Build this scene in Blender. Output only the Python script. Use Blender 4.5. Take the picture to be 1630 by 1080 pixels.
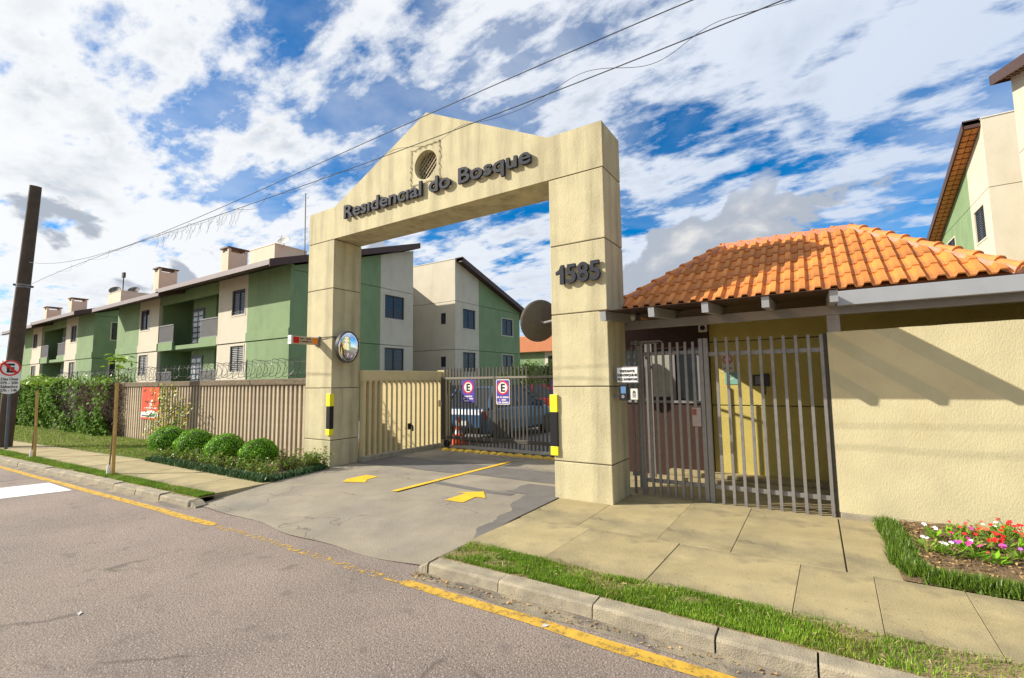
import bpy, bmesh, math, random
import numpy as np
from mathutils import Vector, Matrix
from mathutils.geometry import tessellate_polygon
R = math.radians
random.seed(7); rng = np.random.default_rng(7)
for o in list(bpy.data.objects): bpy.data.objects.remove(o)
S = bpy.context.scene; COL = S.collection

# ------------------------------------------------------------------ camera
FPX = 748.76; YAW, PITCH, ROLL = 0.5688, 0.0897, -0.0137
CAM = np.array([3.1092, -5.9165, 1.6])
def _rot(yaw, pitch, roll):
    F = np.array([-math.sin(yaw)*math.cos(pitch), math.cos(yaw)*math.cos(pitch), math.sin(pitch)])
    r = np.cross(F, [0, 0, 1]); r /= np.linalg.norm(r); u = np.cross(r, F)
    return F, math.cos(roll)*r+math.sin(roll)*u, -math.sin(roll)*r+math.cos(roll)*u
CF, CR, CU = _rot(YAW, PITCH, ROLL)
def _ray(x, y): return CF+CR*(x-815)/FPX-CU*(y-540)/FPX
def onz(x, y, z): d = _ray(x, y); return Vector(CAM+d*(z-CAM[2])/d[2])
def ony(x, y, Y): d = _ray(x, y); return Vector(CAM+d*(Y-CAM[1])/d[1])
def onx(x, y, X): d = _ray(x, y); return Vector(CAM+d*(X-CAM[0])/d[0])
cd = bpy.data.cameras.new('camera'); cam = bpy.data.objects.new('camera', cd); COL.objects.link(cam)
cd.sensor_width = 36; cd.lens = FPX/1630*36; cd.clip_end = 4000; cd.clip_start = 0.05
cam.matrix_world = Matrix(((CR[0], CU[0], -CF[0], CAM[0]), (CR[1], CU[1], -CF[1], CAM[1]), (CR[2], CU[2], -CF[2], CAM[2]), (0, 0, 0, 1)))
S.camera = cam

# ------------------------------------------------------------------ light
SUN = Vector((1.5, 1.0, -1.05)).normalized()          # direction the light travels
SUN_EL = math.asin(-SUN.z); SUN_ROT = math.atan2(-SUN.x, -SUN.y)
W = bpy.data.worlds.new('World'); S.world = W; W.use_nodes = True
def world():
    nt = W.node_tree; N = nt.nodes; L = nt.links; N.clear()
    def nd(t, **k):
        n = N.new(t)
        for a, b in k.items(): setattr(n, a, b)
        return n
    def mth(op, a, b=None, c=None, clamp=False):
        n = nd('ShaderNodeMath', operation=op); n.use_clamp = clamp
        for i, v in enumerate((a, b, c)):
            if v is None: continue
            if isinstance(v, (int, float)): n.inputs[i].default_value = v
            else: L.new(v, n.inputs[i])
        return n.outputs[0]
    def mix(f, a, b):
        n = nd('ShaderNodeMix', data_type='RGBA')
        for s, v in ((n.inputs[0], f), (n.inputs[6], a), (n.inputs[7], b)):
            if isinstance(v, (int, float)): s.default_value = v
            elif isinstance(v, tuple): s.default_value = v
            else: L.new(v, s)
        return n.outputs[2]
    def rng_(v, a, b, c, d):
        n = nd('ShaderNodeMapRange', interpolation_type='SMOOTHSTEP')
        L.new(v, n.inputs[0])
        for i, q in enumerate((a, b, c, d)): n.inputs[i+1].default_value = q
        return n.outputs[0]
    sky = nd('ShaderNodeTexSky', sky_type='NISHITA'); sky.sun_disc = False
    sky.sun_elevation = SUN_EL; sky.sun_rotation = SUN_ROT; sky.air_density = 1.0; sky.dust_density = 0.3; sky.ozone_density = 3.0; sky.altitude = 900
    hs = nd('ShaderNodeHueSaturation'); hs.inputs['Saturation'].default_value = 1.6; hs.inputs['Value'].default_value = 1.9
    L.new(sky.outputs[0], hs.inputs['Color'])
    tc = nd('ShaderNodeTexCoord'); sp = nd('ShaderNodeSeparateXYZ'); L.new(tc.outputs['Generated'], sp.inputs[0])
    z = mth('MAXIMUM', sp.outputs[2], 0.0); zz = mth('ADD', z, 0.16)
    u = mth('DIVIDE', sp.outputs[0], zz); v = mth('DIVIDE', sp.outputs[1], zz)
    cb = nd('ShaderNodeCombineXYZ'); L.new(u, cb.inputs[0]); L.new(v, cb.inputs[1])
    def noise(vec, scale, det, rough, dist=0.0, loc=(0, 0, 0), rot=0.0, sc=(1, 1, 1)):
        mp = nd('ShaderNodeMapping'); mp.inputs['Location'].default_value = loc; mp.inputs['Rotation'].default_value = (0, 0, rot); mp.inputs['Scale'].default_value = sc
        L.new(vec, mp.inputs[0])
        n = nd('ShaderNodeTexNoise'); n.inputs['Scale'].default_value = scale; n.inputs['Detail'].default_value = det
        n.inputs['Roughness'].default_value = rough; n.inputs['Distortion'].default_value = dist
        L.new(mp.outputs[0], n.inputs['Vector']); return n.outputs['Fac']
    big = noise(cb.outputs[0], 0.55, 3, 0.5, 0.1, (3.1, 1.7, 0))
    fine = noise(cb.outputs[0], 3.4, 9, 0.60, 0.10, (0.4, 2.2, 0), 0.5, (1.0, 1.35, 1))
    wisp = noise(cb.outputs[0], 9.0, 8, 0.62, 0.2, (5, 1, 0), 0.7, (0.6, 1.6, 1))
    d1 = mth('ADD', mth('MULTIPLY', big, 0.62), mth('ADD', mth('MULTIPLY', fine, 0.7), mth('MULTIPLY', wisp, 0.26)))
    # thicker towards the sun, as cloud in front of the sun always looks
    sd = nd('ShaderNodeVectorMath', operation='DOT_PRODUCT'); L.new(tc.outputs['Generated'], sd.inputs[0]); sd.inputs[1].default_value = (-SUN.x, -SUN.y, -SUN.z)
    toward = rng_(sd.outputs['Value'], -0.9, 0.9, 0.0, 1.0)
    d2 = mth('ADD', d1, mth('MULTIPLY', toward, 0.14))
    mask = rng_(d2, 0.745, 0.90, 0.0, 1.0)
    veil = mth('MULTIPLY', rng_(noise(cb.outputs[0], 1.1, 6, 0.6, 0.4, (9, 4, 0)), 0.36, 0.72, 0.0, 1.0), 0.5)
    lowh = mth('MULTIPLY', rng_(sp.outputs[2], 0.0, 0.22, 1.0, 0.0), 0.45)
    mask = mth('MAXIMUM', mth('MAXIMUM', mask, veil), lowh)
    # shaded bellies of the thick parts
    belly = mth('MULTIPLY', rng_(noise(cb.outputs[0], 0.9, 6, 0.6, 0.6, (1.3, 7.7, 0)), 0.47, 0.70, 0.0, 1.0), rng_(d2, 0.86, 1.02, 0.0, 1.0))
    lit = mix(toward, (7.0, 8.3, 10.6, 1), (11.8, 12.0, 12.2, 1))
    ccol = mix(mth('MULTIPLY', belly, 0.85), lit, (3.4, 4.5, 6.0, 1))
    # separate low cumulus heaps over the roofs
    pv = nd('ShaderNodeMapping'); pv.inputs['Scale'].default_value = (1, 1, 1.6); L.new(tc.outputs['Generated'], pv.inputs[0])
    heap = noise(pv.outputs[0], 4.2, 7, 0.52, 0.25, (2.35, 0.2, 0.4))
    band = mth('MULTIPLY', rng_(sp.outputs[2], 0.10, 0.20, 0.0, 1.0), rng_(sp.outputs[2], 0.25, 0.42, 1.0, 0.0))
    hm = rng_(mth('ADD', heap, mth('MULTIPLY', band, 0.06)), 0.60, 0.635, 0.0, 1.0)
    hm = mth('MULTIPLY', hm, rng_(sp.outputs[2], 0.30, 0.42, 1.0, 0.0))
    hcol = mix(rng_(heap, 0.6, 0.72, 0.0, 1.0), (5.6, 6.2, 7.2, 1), (10.2, 10.1, 9.9, 1))
    c = mix(mask, hs.outputs[0], ccol); c = mix(hm, c, hcol)
    bg = nd('ShaderNodeBackground'); bg.inputs['Strength'].default_value = 0.055; L.new(c, bg.inputs['Color'])
    out = nd('ShaderNodeOutputWorld'); L.new(bg.outputs[0], out.inputs[0])
world()
sl = bpy.data.lights.new('sun', 'SUN'); sl.energy = 5.0; sl.angle = R(0.53); sl.color = (1.0, 0.93, 0.80)
so = bpy.data.objects.new('sun', sl); COL.objects.link(so); so.rotation_euler = SUN.to_track_quat('-Z', 'Y').to_euler(); so.location = (-30, -8, 25)
S.view_settings.view_transform = 'Standard'; S.view_settings.look = 'None'; S.view_settings.gamma = 1.0
S.view_settings.exposure = 0.58
S.render.engine = 'CYCLES'

# ------------------------------------------------------------------ helpers
def tag(o, label=None, cat=None, group=None, kind=None):
    if label: o['label'] = label
    if cat: o['category'] = cat
    if group: o['group'] = group
    if kind: o['kind'] = kind
    return o
WL = {}                                                    # world location of every object (translations only)
def adopt(o, parent, loc):
    WL[o.name] = Vector(loc)
    if parent is not None:
        o.parent = parent; o.matrix_parent_inverse = Matrix.Translation(-WL[parent.name])
def thing(name, loc, label, cat, group=None, kind=None):
    o = bpy.data.objects.new(name, None); COL.objects.link(o); o.location = loc; o.empty_display_size = .2
    WL[o.name] = Vector(loc); return tag(o, label, cat, group, kind)
def place(name, me, M, parent=None):
    o = bpy.data.objects.new(name, me); COL.objects.link(o); o.matrix_local = M
    adopt(o, parent, M.translation); return o
class MB:
    def __init__(s): s.v = []; s.f = []; s.smooth = False
    def add(s, vs, fs):
        n = len(s.v); s.v += [tuple(p) for p in vs]; s.f += [tuple(i+n for i in f) for f in fs]; return s
    def box(s, x0, x1, y0, y1, z0, z1):
        x0, x1 = sorted((x0, x1)); y0, y1 = sorted((y0, y1)); z0, z1 = sorted((z0, z1))
        return s.add([(x, y, z) for z in (z0, z1) for y in (y0, y1) for x in (x0, x1)],
                     [(0, 2, 3, 1), (4, 5, 7, 6), (0, 1, 5, 4), (2, 6, 7, 3), (0, 4, 6, 2), (1, 3, 7, 5)])
    def hexa(s, p):                                          # 8 points like box order (z, y, x)
        return s.add(p, [(0, 2, 3, 1), (4, 5, 7, 6), (0, 1, 5, 4), (2, 6, 7, 3), (0, 4, 6, 2), (1, 3, 7, 5)])
    def bar(s, a, b, w, h=None, up=(0, 0, 1)):
        a = Vector(a); b = Vector(b); h = w if h is None else h; d = (b-a).normalized(); up = Vector(up)
        if abs(d.dot(up)) > .99: up = Vector((1, 0, 0))
        u = d.cross(up).normalized()*w/2; v = u.cross(d).normalized()*h/2
        p = [a-u-v, a+u-v, a+u+v, a-u+v, b-u-v, b+u-v, b+u+v, b-u+v]
        return s.add(p, [(3, 2, 1, 0), (4, 5, 6, 7), (0, 1, 5, 4), (1, 2, 6, 5), (2, 3, 7, 6), (3, 0, 4, 7)])
    def prism(s, poly, fn, a, b):                            # poly of (u,v); fn(u,v,w)->xyz
        n = len(poly); P = [fn(u, v, a) for u, v in poly]+[fn(u, v, b) for u, v in poly]
        return s.add(P, [tuple(range(n-1, -1, -1)), tuple(range(n, 2*n))]+[(i, (i+1) % n, n+(i+1) % n, n+i) for i in range(n)])
    def tube(s, pts, r, n=6, cap=True):
        pts = [Vector(p) for p in pts]; rs = r if hasattr(r, '__len__') else [r]*len(pts); vs = []; fs = []; pu = None
        for i, p in enumerate(pts):
            d = (pts[min(i+1, len(pts)-1)]-pts[max(i-1, 0)]).normalized()
            if pu is None:
                pu = d.orthogonal().normalized()
            pu = (pu-d*pu.dot(d)).normalized(); w = d.cross(pu)
            for k in range(n):
                t = 2*math.pi*k/n; vs.append(p+(pu*math.cos(t)+w*math.sin(t))*rs[i])
        for i in range(len(pts)-1):
            for k in range(n): fs.append((i*n+k, i*n+(k+1) % n, (i+1)*n+(k+1) % n, (i+1)*n+k))
        if cap: fs.append(tuple(range(n-1, -1, -1))); fs.append(tuple(range((len(pts)-1)*n, len(pts)*n)))
        return s.add(vs, fs)
    def lathe(s, prof, n, fn):                               # prof of (r,h); fn(x,y,h)
        vs = [fn(r*math.cos(2*math.pi*k/n), r*math.sin(2*math.pi*k/n), h) for r, h in prof for k in range(n)]
        fs = [(i*n+k, i*n+(k+1) % n, (i+1)*n+(k+1) % n, (i+1)*n+k) for i in range(len(prof)-1) for k in range(n)]
        fs += [tuple(range(n-1, -1, -1)), tuple(range((len(prof)-1)*n, len(prof)*n))]
        return s.add(vs, fs)
    def mesh(s, name, mat, origin=(0, 0, 0)):
        me = bpy.data.meshes.new(name); o = Vector(origin)
        me.from_pydata([(v[0]-o.x, v[1]-o.y, v[2]-o.z) for v in s.v], [], s.f); me.materials.append(mat)
        bm = bmesh.new(); bm.from_mesh(me); bmesh.ops.recalc_face_normals(bm, faces=bm.faces); bm.to_mesh(me); bm.free()
        if s.smooth: me.polygons.foreach_set('use_smooth', [True]*len(me.polygons))
        me.update(); return me
    def build(s, name, mat, parent=None, bevel=0, smooth=False, origin=None):
        s.smooth = smooth
        if origin is None:
            a = np.array(s.v); mn = a.min(0); mx = a.max(0); origin = ((mn[0]+mx[0])/2, (mn[1]+mx[1])/2, mn[2])
        me = s.mesh(name, mat, origin); o = place(name, me, Matrix.Translation(origin), parent)
        if bevel:
            m = o.modifiers.new('bevel', 'BEVEL'); m.width = bevel; m.segments = 2; m.limit_method = 'ANGLE'; m.angle_limit = R(50)
        return o
def quads(name, V, mat, parent=None, nper=4, origin=None):      # numpy (n,nper,3) -> mesh of loose polygons
    n = V.shape[0]; o = V.reshape(-1, 3).mean(0) if origin is None else np.array(origin, float)
    if origin is None: o[2] = V[..., 2].min()
    me = bpy.data.meshes.new(name); me.vertices.add(n*nper); me.vertices.foreach_set('co', (V-o).astype(np.float32).ravel())
    me.loops.add(n*nper); me.loops.foreach_set('vertex_index', np.arange(n*nper, dtype=np.int32))
    me.polygons.add(n); me.polygons.foreach_set('loop_start', np.arange(0, n*nper, nper, dtype=np.int32))
    me.polygons.foreach_set('loop_total', np.full(n, nper, dtype=np.int32)); me.update(calc_edges=True); me.validate()
    me.materials.append(mat)
    return place(name, me, Matrix.Translation(Vector(o)), parent)
def unit(a): return a/np.maximum(np.linalg.norm(a, axis=-1, keepdims=True), 1e-9)
def leaf_quads(P, Nrm, size, asp=0.5):
    n = len(P); a = unit(np.cross(Nrm, rng.normal(size=(n, 3)))); b = unit(np.cross(Nrm, a)); s = np.asarray(size).reshape(-1, 1)*np.ones((n, 1))
    k = unit(Nrm)*s*.12
    return np.stack([P-a*s*.5, P+b*s*asp*.5+k, P+a*s*.5, P-b*s*asp*.5+k], 1)
def blade_tris(P, h, w, lean=0.5):
    n = len(P); t = rng.uniform(0, 2*math.pi, n); d = np.stack([np.cos(t), np.sin(t), np.zeros(n)], 1); sd = np.stack([-np.sin(t), np.cos(t), np.zeros(n)], 1)
    hh = (h*rng.uniform(.6, 1.25, n)).reshape(-1, 1); ww = np.asarray(w).reshape(-1, 1)*np.ones((n, 1)); ln = rng.uniform(0.1, 1, (n, 1))*lean
    up = np.array([[0, 0, 1.]])
    return np.stack([P-sd*ww/2, P+sd*ww/2, P+d*hh*ln+up*hh*np.sqrt(np.maximum(1-ln**2, .15))], 1)

# ------------------------------------------------------------------ materials
MAT = {}
def mat(name, col, rough=.8, var=.12, scale=3.0, bump=0., bscale=60., bz=1.0, col2=None, mixscale=2.0, mixlo=.45, mixhi=.65, mixz=1.0,
        speck=None, metal=0., spec=.4, island=0., crack=0., detail=5, trans=0., orand=0.):
    if name in MAT: return MAT[name]
    m = bpy.data.materials.new(name); MAT[name] = m; m.use_nodes = True
    nt = m.node_tree; N = nt.nodes; L = nt.links; b = N['Principled BSDF']
    b.inputs['Roughness'].default_value = rough; b.inputs['Metallic'].default_value = metal; b.inputs['Specular IOR Level'].default_value = spec
    tc = N.new('ShaderNodeTexCoord'); co = tc.outputs['Object']
    def noise(sc, det=5, z=1.0, loc=(0, 0, 0), r=.55):
        mp = N.new('ShaderNodeMapping'); mp.inputs['Scale'].default_value = (1, 1, z); mp.inputs['Location'].default_value = loc; L.new(co, mp.inputs[0])
        n = N.new('ShaderNodeTexNoise'); n.inputs['Scale'].default_value = sc; n.inputs['Detail'].default_value = det; n.inputs['Roughness'].default_value = r
        L.new(mp.outputs[0], n.inputs['Vector']); return n.outputs['Fac']
    def mr(v, a, b_, c, d):
        n = N.new('ShaderNodeMapRange'); L.new(v, n.inputs[0])
        for i, q in enumerate((a, b_, c, d)): n.inputs[i+1].default_value = q
        return n.outputs[0]
    def mix(f, a, b_, bt='MIX'):
        n = N.new('ShaderNodeMix'); n.data_type = 'RGBA'; n.blend_type = bt
        for s, v in ((n.inputs[0], f), (n.inputs[6], a), (n.inputs[7], b_)):
            if isinstance(v, (int, float)): s.default_value = v
            elif isinstance(v, tuple): s.default_value = v if len(v) == 4 else (*v, 1)
            else: L.new(v, s)
        return n.outputs[2]
    c = (*col, 1)
    if col2: c = mix(mr(noise(mixscale, 6, mixz, (3, 1, 2), .6), mixlo, mixhi, 0, 1), c, (*col2, 1))
    if var:
        f = mr(noise(scale, detail), .3, .7, 1-var, 1+var)
        g = N.new('ShaderNodeCombineColor'); [L.new(f, g.inputs[i]) for i in range(3)]
        c = mix(1.0, c, g.outputs[0], 'MULTIPLY')
    if speck:
        for (sc, lo, hi, sccol, amt) in speck:
            f = mr(noise(sc, 2, 1, (sc, 0, 0), .5), lo, hi, 0, amt); c = mix(f, c, (*sccol, 1))
    if crack:
        vo = N.new('ShaderNodeTexVoronoi'); vo.feature = 'DISTANCE_TO_EDGE'; vo.inputs['Scale'].default_value = crack
        wv = N.new('ShaderNodeTexNoise'); wv.inputs['Scale'].default_value = crack*2.5; wv.inputs['Detail'].default_value = 4; L.new(co, wv.inputs['Vector'])
        ad = N.new('ShaderNodeVectorMath'); ad.operation = 'MULTIPLY_ADD'; L.new(wv.outputs['Color'], ad.inputs[0]); ad.inputs[1].default_value = (.5/crack,)*3; L.new(co, ad.inputs[2])
        L.new(ad.outputs[0], vo.inputs['Vector'])
        ln = mr(vo.outputs['Distance'], .0, .012, 1, 0)
        mk = mr(noise(1.1, 2, 1, (7, 7, 7)), .52, .58, 0, .7); mu = N.new('ShaderNodeMath'); mu.operation = 'MULTIPLY'; L.new(ln, mu.inputs[0]); L.new(mk, mu.inputs[1])
        c = mix(mu.outputs[0], c, tuple(q*.35 for q in col))
    if island:
        ge = N.new('ShaderNodeNewGeometry'); f = mr(ge.outputs['Random Per Island'], 0, 1, 1-island, 1+island)
        g = N.new('ShaderNodeCombineColor'); [L.new(f, g.inputs[i]) for i in range(3)]; c = mix(1.0, c, g.outputs[0], 'MULTIPLY')
    if orand:                                                # every tile, slab or slat a little different
        oi = N.new('ShaderNodeObjectInfo'); f = mr(oi.outputs['Random'], 0, 1, 1-orand, 1+orand)
        g = N.new('ShaderNodeCombineColor'); [L.new(f, g.inputs[i]) for i in range(3)]; c = mix(1.0, c, g.outputs[0], 'MULTIPLY')
    if isinstance(c, tuple): b.inputs['Base Color'].default_value = c
    else: L.new(c, b.inputs['Base Color'])
    if bump:
        bp = N.new('ShaderNodeBump'); bp.inputs['Strength'].default_value = bump; bp.inputs['Distance'].default_value = .02
        L.new(noise(bscale, 4, bz), bp.inputs['Height']); L.new(bp.outputs[0], b.inputs['Normal'])
    if trans:
        tr = N.new('ShaderNodeBsdfTranslucent'); ms = N.new('ShaderNodeMixShader'); ms.inputs[0].default_value = trans
        if isinstance(c, tuple): tr.inputs[0].default_value = c
        else: L.new(c, tr.inputs[0])
        L.new(b.outputs[0], ms.inputs[1]); L.new(tr.outputs[0], ms.inputs[2]); L.new(ms.outputs[0], N['Material Output'].inputs[0])
    return m
def paint(name, col, lo=.42, hi=.52, sc=9.):                 # worn road paint: flakes off in patches
    m = mat(name, col, .7, .15, 6, .15, 200)
    nt = m.node_tree; N = nt.nodes; L = nt.links; tc = N.new('ShaderNodeTexCoord')
    n = N.new('ShaderNodeTexNoise'); n.inputs['Scale'].default_value = sc; n.inputs['Detail'].default_value = 9; n.inputs['Roughness'].default_value = .75; L.new(tc.outputs['Object'], n.inputs['Vector'])
    r = N.new('ShaderNodeMapRange'); L.new(n.outputs['Fac'], r.inputs[0]); r.inputs[1].default_value = lo; r.inputs[2].default_value = hi
    L.new(r.outputs[0], N['Principled BSDF'].inputs['Alpha']); return m
asphalt = mat('asphalt', (.262, .205, .170), .85, .14, .8, .6, 75, crack=.28, col2=(.195, .155, .135), mixscale=.5, mixlo=.4, mixhi=.7,
              speck=[(62, .57, .66, (.40, .345, .30), .75), (50, .57, .68, (.085, .07, .062), .75), (120, .60, .70, (.50, .45, .40), .6), (4, .62, .72, (.12, .10, .09), .45), (14, .70, .76, (.09, .075, .065), .5)])
drive_m = mat('drive', (.295, .255, .19), .85, .12, 2.2, .5, 90, col2=(.20, .18, .155), mixscale=1.0, mixlo=.45, mixhi=.75, speck=[(110, .62, .72, (.45, .40, .33), .5), (60, .30, .38, (.10, .09, .08), .0)], crack=.9)
patch_m = mat('patch', (.15, .138, .125), .85, .15, 3, .5, 120, speck=[(140, .62, .72, (.28, .25, .23), .5)])
walk_m = mat('walk', (.375, .305, .160), .85, .16, 2.2, .35, 90, col2=(.235, .20, .125), mixscale=1.3, mixlo=.45, mixhi=.75, speck=[(70, .66, .74, (.52, .45, .30), .5), (34, .66, .74, (.13, .11, .08), .6), (3.2, .56, .70, (.21, .175, .105), .6)], crack=1.0, orand=.07)
joint_m = mat('joint', (.16, .13, .08), .95, .2, 20)
kerb_m = mat('kerb', (.38, .325, .225),   .9, .15, 6, .5, 110, col2=(.24, .21, .16), mixscale=4, mixlo=.45, mixhi=.7, speck=[(45, .66, .72, (.12, .11, .09), .6)])
gutter_m = mat('gutter', (.30, .25, .17), .95, .2, 6, .5, 80, col2=(.15, .13, .11), mixscale=3.5, mixlo=.42, mixhi=.62, speck=[(90, .64, .72, (.42, .36, .25), .5)])
soil_m = mat('soil', (.16, .105, .055), .95, .3, 12, .8, 60, speck=[(40, .62, .68, (.36, .25, .12), .8)])
dirt_m = mat('dirt', (.27, .20, .10), .95, .25, 8, .8, 60, speck=[(50, .62, .70, (.42, .33, .16), .7)])
arch_m = mat('arch_plaster', (.52, .46, .285), .85, .08, 3, .35, 75, .5, col2=(.31, .27, .165), mixscale=4.2, mixlo=.44, mixhi=.76, mixz=.11, speck=[(55, .72, .80, (.30, .26, .15), .5), (7, .62, .75, (.42, .36, .2), .4)])
wall_m = mat('wall_plaster', (.51, .45, .275), .85, .07, 3, .25, 70, .5, col2=(.40, .33, .17), mixscale=1.1, mixlo=.55, mixhi=.8)
groove_m = mat('groove', (.12, .10, .07), .9, .1)
guard_m = mat('guard_plaster', (.52, .42, .12), .85, .06, 5, .4, 70)
green_m = mat('green_paint', (.205, .295, .145), .85, .06, 1.2, .4, 40, col2=(.175, .255, .125), mixscale=1.5, mixz=.4)
dgreen_m = green_m
cream_m = mat('cream_paint', (.58, .53, .42), .85, .05, 1.2, .4, 40, col2=(.52, .46, .34), mixscale=1.2, mixlo=.5, mixhi=.8, mixz=.3)
brown_m = mat('brown_wood', (.075, .040, .032), .6, .15, 8)
fascia_m = mat('fascia_lilac', (.25, .21, .215), .6, .08, 4)
rooftile_m = mat('roof_tiles_far', (.42, .17, .07), .85, .2, 6, .8, 12)
tile_m = mat('clay_tile', (.55, .20, .042), .75, .10, 4, .3, 60, col2=(.30, .11, .045), mixscale=5.0, mixlo=.5, mixhi=.78, orand=.20, speck=[(38, .66, .74, (.16, .10, .06), .6)])
mortar_m = mat('mortar_pink', (.58, .27, .18), .9, .15, 12, .6, 40)
cap_m = mat('ridge_tile', (.62, .22, .06), .8, .15, 6, .3, 60)
grey_m = mat('grey_paint', (.20, .19, .20), .5, .06, 6)
rafter_m = mat('rafter_paint', (.25, .235, .23), .55, .08, 8, .2, 40)
gutter_metal_m = mat('gutter_metal', (.34, .35, .37), .4, .05, 5, metal=.3)
bar_m = mat('gate_steel', (.23, .215, .205), .45, .10, 20, metal=.4, spec=.5)
dark_steel_m = mat('dark_steel', (.055, .05, .045), .5, .1, 20)
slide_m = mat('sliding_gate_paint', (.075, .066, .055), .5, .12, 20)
slide_lit_m = mat('sliding_gate_lit', (.20, .175, .14), .55, .1, 20)  # lit copy of the gate paint: light on the top rail put into the colour
black_m = mat('black_plastic', (.012, .012, .014), .35, 0)
letter_m = mat('letter_metal', (.016, .018, .030), .75, .08, 8)
yellow_m = mat('yellow_plastic', (.80, .70, .02), .5, .05, 8)
white_m = mat('white_paint', (.78, .77, .74), .6, .04, 8)
offwhite_m = mat('off_white', (.62, .60, .55), .6, .05, 8)
red_m = mat('sign_red', (.62, .02, .02), .45, .05, 8)
blue_m = mat('sign_blue', (.09, .055, .36), .45, .05, 8)
sblack_m = mat('sign_black', (.015, .015, .02), .5, 0)
orange_m = mat('cone_orange', (.80, .09, .01), .5, .05, 10)
glass_m = mat('dark_glass', (.02, .024, .03), .08, 0, spec=.6)
shut_m = mat('shutter_dark', (.045, .05, .065), .5, .08, 10)
shut_l_m = mat('shutter_light', (.42, .41, .38), .6, .06, 10)
wood_m = mat('stake_wood', (.48, .30, .09), .8, .2, 10, .4, 60, .1)
pole_m = mat('pole_wood', (.075, .055, .04), .85, .2, 6, .6, 40, .1)
wire_m = mat('cable', (.03, .03, .035), .6, 0)
razor_m = mat('razor_wire', (.10, .095, .085), .5, .1, 20, metal=.5)
brownwall_m = mat('brown_wall', (.04, .014, .008), .7, .1, 8, .3, 60)
fence_m = mat('precast', (.47, .385, .275), .9, .12, 5, .6, 50, orand=.14, col2=(.26, .21, .15), mixscale=3, mixlo=.5, mixhi=.75, mixz=.2)
coping_m = mat('precast_coping', (.17, .13, .085), .95, .25, 14, .9, 40, speck=[(25, .58, .66, (.08, .06, .045), .8)])
panel_m = mat('panel_paint', (.60, .50, .27), .85, .06, 4, .5, 50)
leaf_ball_m = mat('topiary_leaf', (.18, .40, .012), .5, 0, island=.4, trans=.25)
leaf_hedge_m = mat('hedge_leaf', (.12, .23, .026), .75, .25, 1.5, island=.5, spec=.15, trans=.2)
leaf_lime_m = mat('lime_leaf', (.20, .34, .025), .5, 0, island=.35, trans=.3)
leaf_yel_m = mat('yellow_leaf', (.62, .50, .02), .5, 0, island=.3, trans=.3)
leaf_shrub_m = mat('shrub_leaf', (.19, .29, .035), .45, 0, island=.5, trans=.25)
dead_m = mat('dead_vine', (.12, .085, .05), .9, .2, 5, island=.5)
grass_m = mat('grass_blade', (.17, .29, .015), .6, .3, 2.5, col2=(.30, .30, .04), mixscale=2.2, mixlo=.55, mixhi=.78, island=.45, trans=.25)
mondo_m = mat('mondo_blade', (.115, .195, .02), .4, 0, island=.5, trans=.2)
far_tree_m = mat('far_tree', (.05, .085, .035), .8, 0, island=.4)

# frames: local (u,v,n) to world
class Fr:
    def __init__(s, o, u, v, n): s.o = Vector(o); s.u = Vector(u); s.v = Vector(v); s.n = Vector(n)
    def __call__(s, a, b, c): return s.o+s.u*a+s.v*b+s.n*c
    def box(s, mb, a0, a1, b0, b1, c0, c1):
        return mb.hexa([s(a, b, c) for b in (b0, b1) for c in (c0, c1) for a in (a0, a1)])
def front(y): return Fr((0, y, 0), (1, 0, 0), (0, 0, 1), (0, -1, 0))       # faces the street
def right(x): return Fr((x, 0, 0), (0, 1, 0), (0, 0, 1), (1, 0, 0))        # faces +X
def left(x): return Fr((x, 0, 0), (0, -1, 0), (0, 0, 1), (-1, 0, 0))       # faces -X (u = -y)
def text_islands(body, size, depth, offset=0.0, align='LEFT', space=1.0):
    c = bpy.data.curves.new('txt', 'FONT'); c.body = body; c.size = size; c.extrude = depth/2; c.offset = offset; c.align_x = align; c.resolution_u = 3; c.space_character = space
    o = bpy.data.objects.new('txt', c); COL.objects.link(o); dg = bpy.context.evaluated_depsgraph_get(); dg.update()
    me = bpy.data.meshes.new_from_object(o.evaluated_get(dg)); V = [v.co.copy() for v in me.vertices]; Fs = [tuple(p.vertices) for p in me.polygons]
    bpy.data.objects.remove(o); bpy.data.curves.remove(c); bpy.data.meshes.remove(me)
    # weld by position, then group connected pieces
    key = {}; idx = []
    for v in V: idx.append(key.setdefault((round(v.x, 5), round(v.y, 5), round(v.z, 5)), len(key)))
    par = list(range(len(key)))
    def find(i):
        while par[i] != i: par[i] = par[par[i]]; i = par[i]
        return i
    for f in Fs:
        a = find(idx[f[0]])
        for q in f[1:]: par[find(idx[q])] = a
    pts = list(key.keys()); groups = {}
    for f in Fs: groups.setdefault(find(idx[f[0]]), []).append([idx[q] for q in f])
    out = []
    for g in groups.values():
        used = sorted({q for f in g for q in f}); mp = {q: i for i, q in enumerate(used)}
        out.append(([pts[q] for q in used], [tuple(mp[q] for q in f) for f in g]))
    out.sort(key=lambda t: min(p[0] for p in t[0])); return out
def text_mb(fr, body, size, u, v, n, depth=.004, offset=0., align='CENTER', sx=1.0):
    mb = MB()
    for vs, fs in text_islands(body, size, depth, offset, align): mb.add([fr(u+p[0]*sx, v+p[1], n+p[2]) for p in vs], fs)
    return mb
def strokes(fr, cu, v, w, h, c, n=9, d=.003):                # print too small to read: a row of short strokes
    mb = MB(); r_ = random.Random(int(cu*1000+v*977)); u = cu-w/2; st = w/n
    for i in range(n):
        if r_.random() < .12: continue
        a = u+i*st; fr.box(mb, a, a+st*.72, v, v+h*r_.uniform(.85, 1.0), c, c+d)
    return mb
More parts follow.
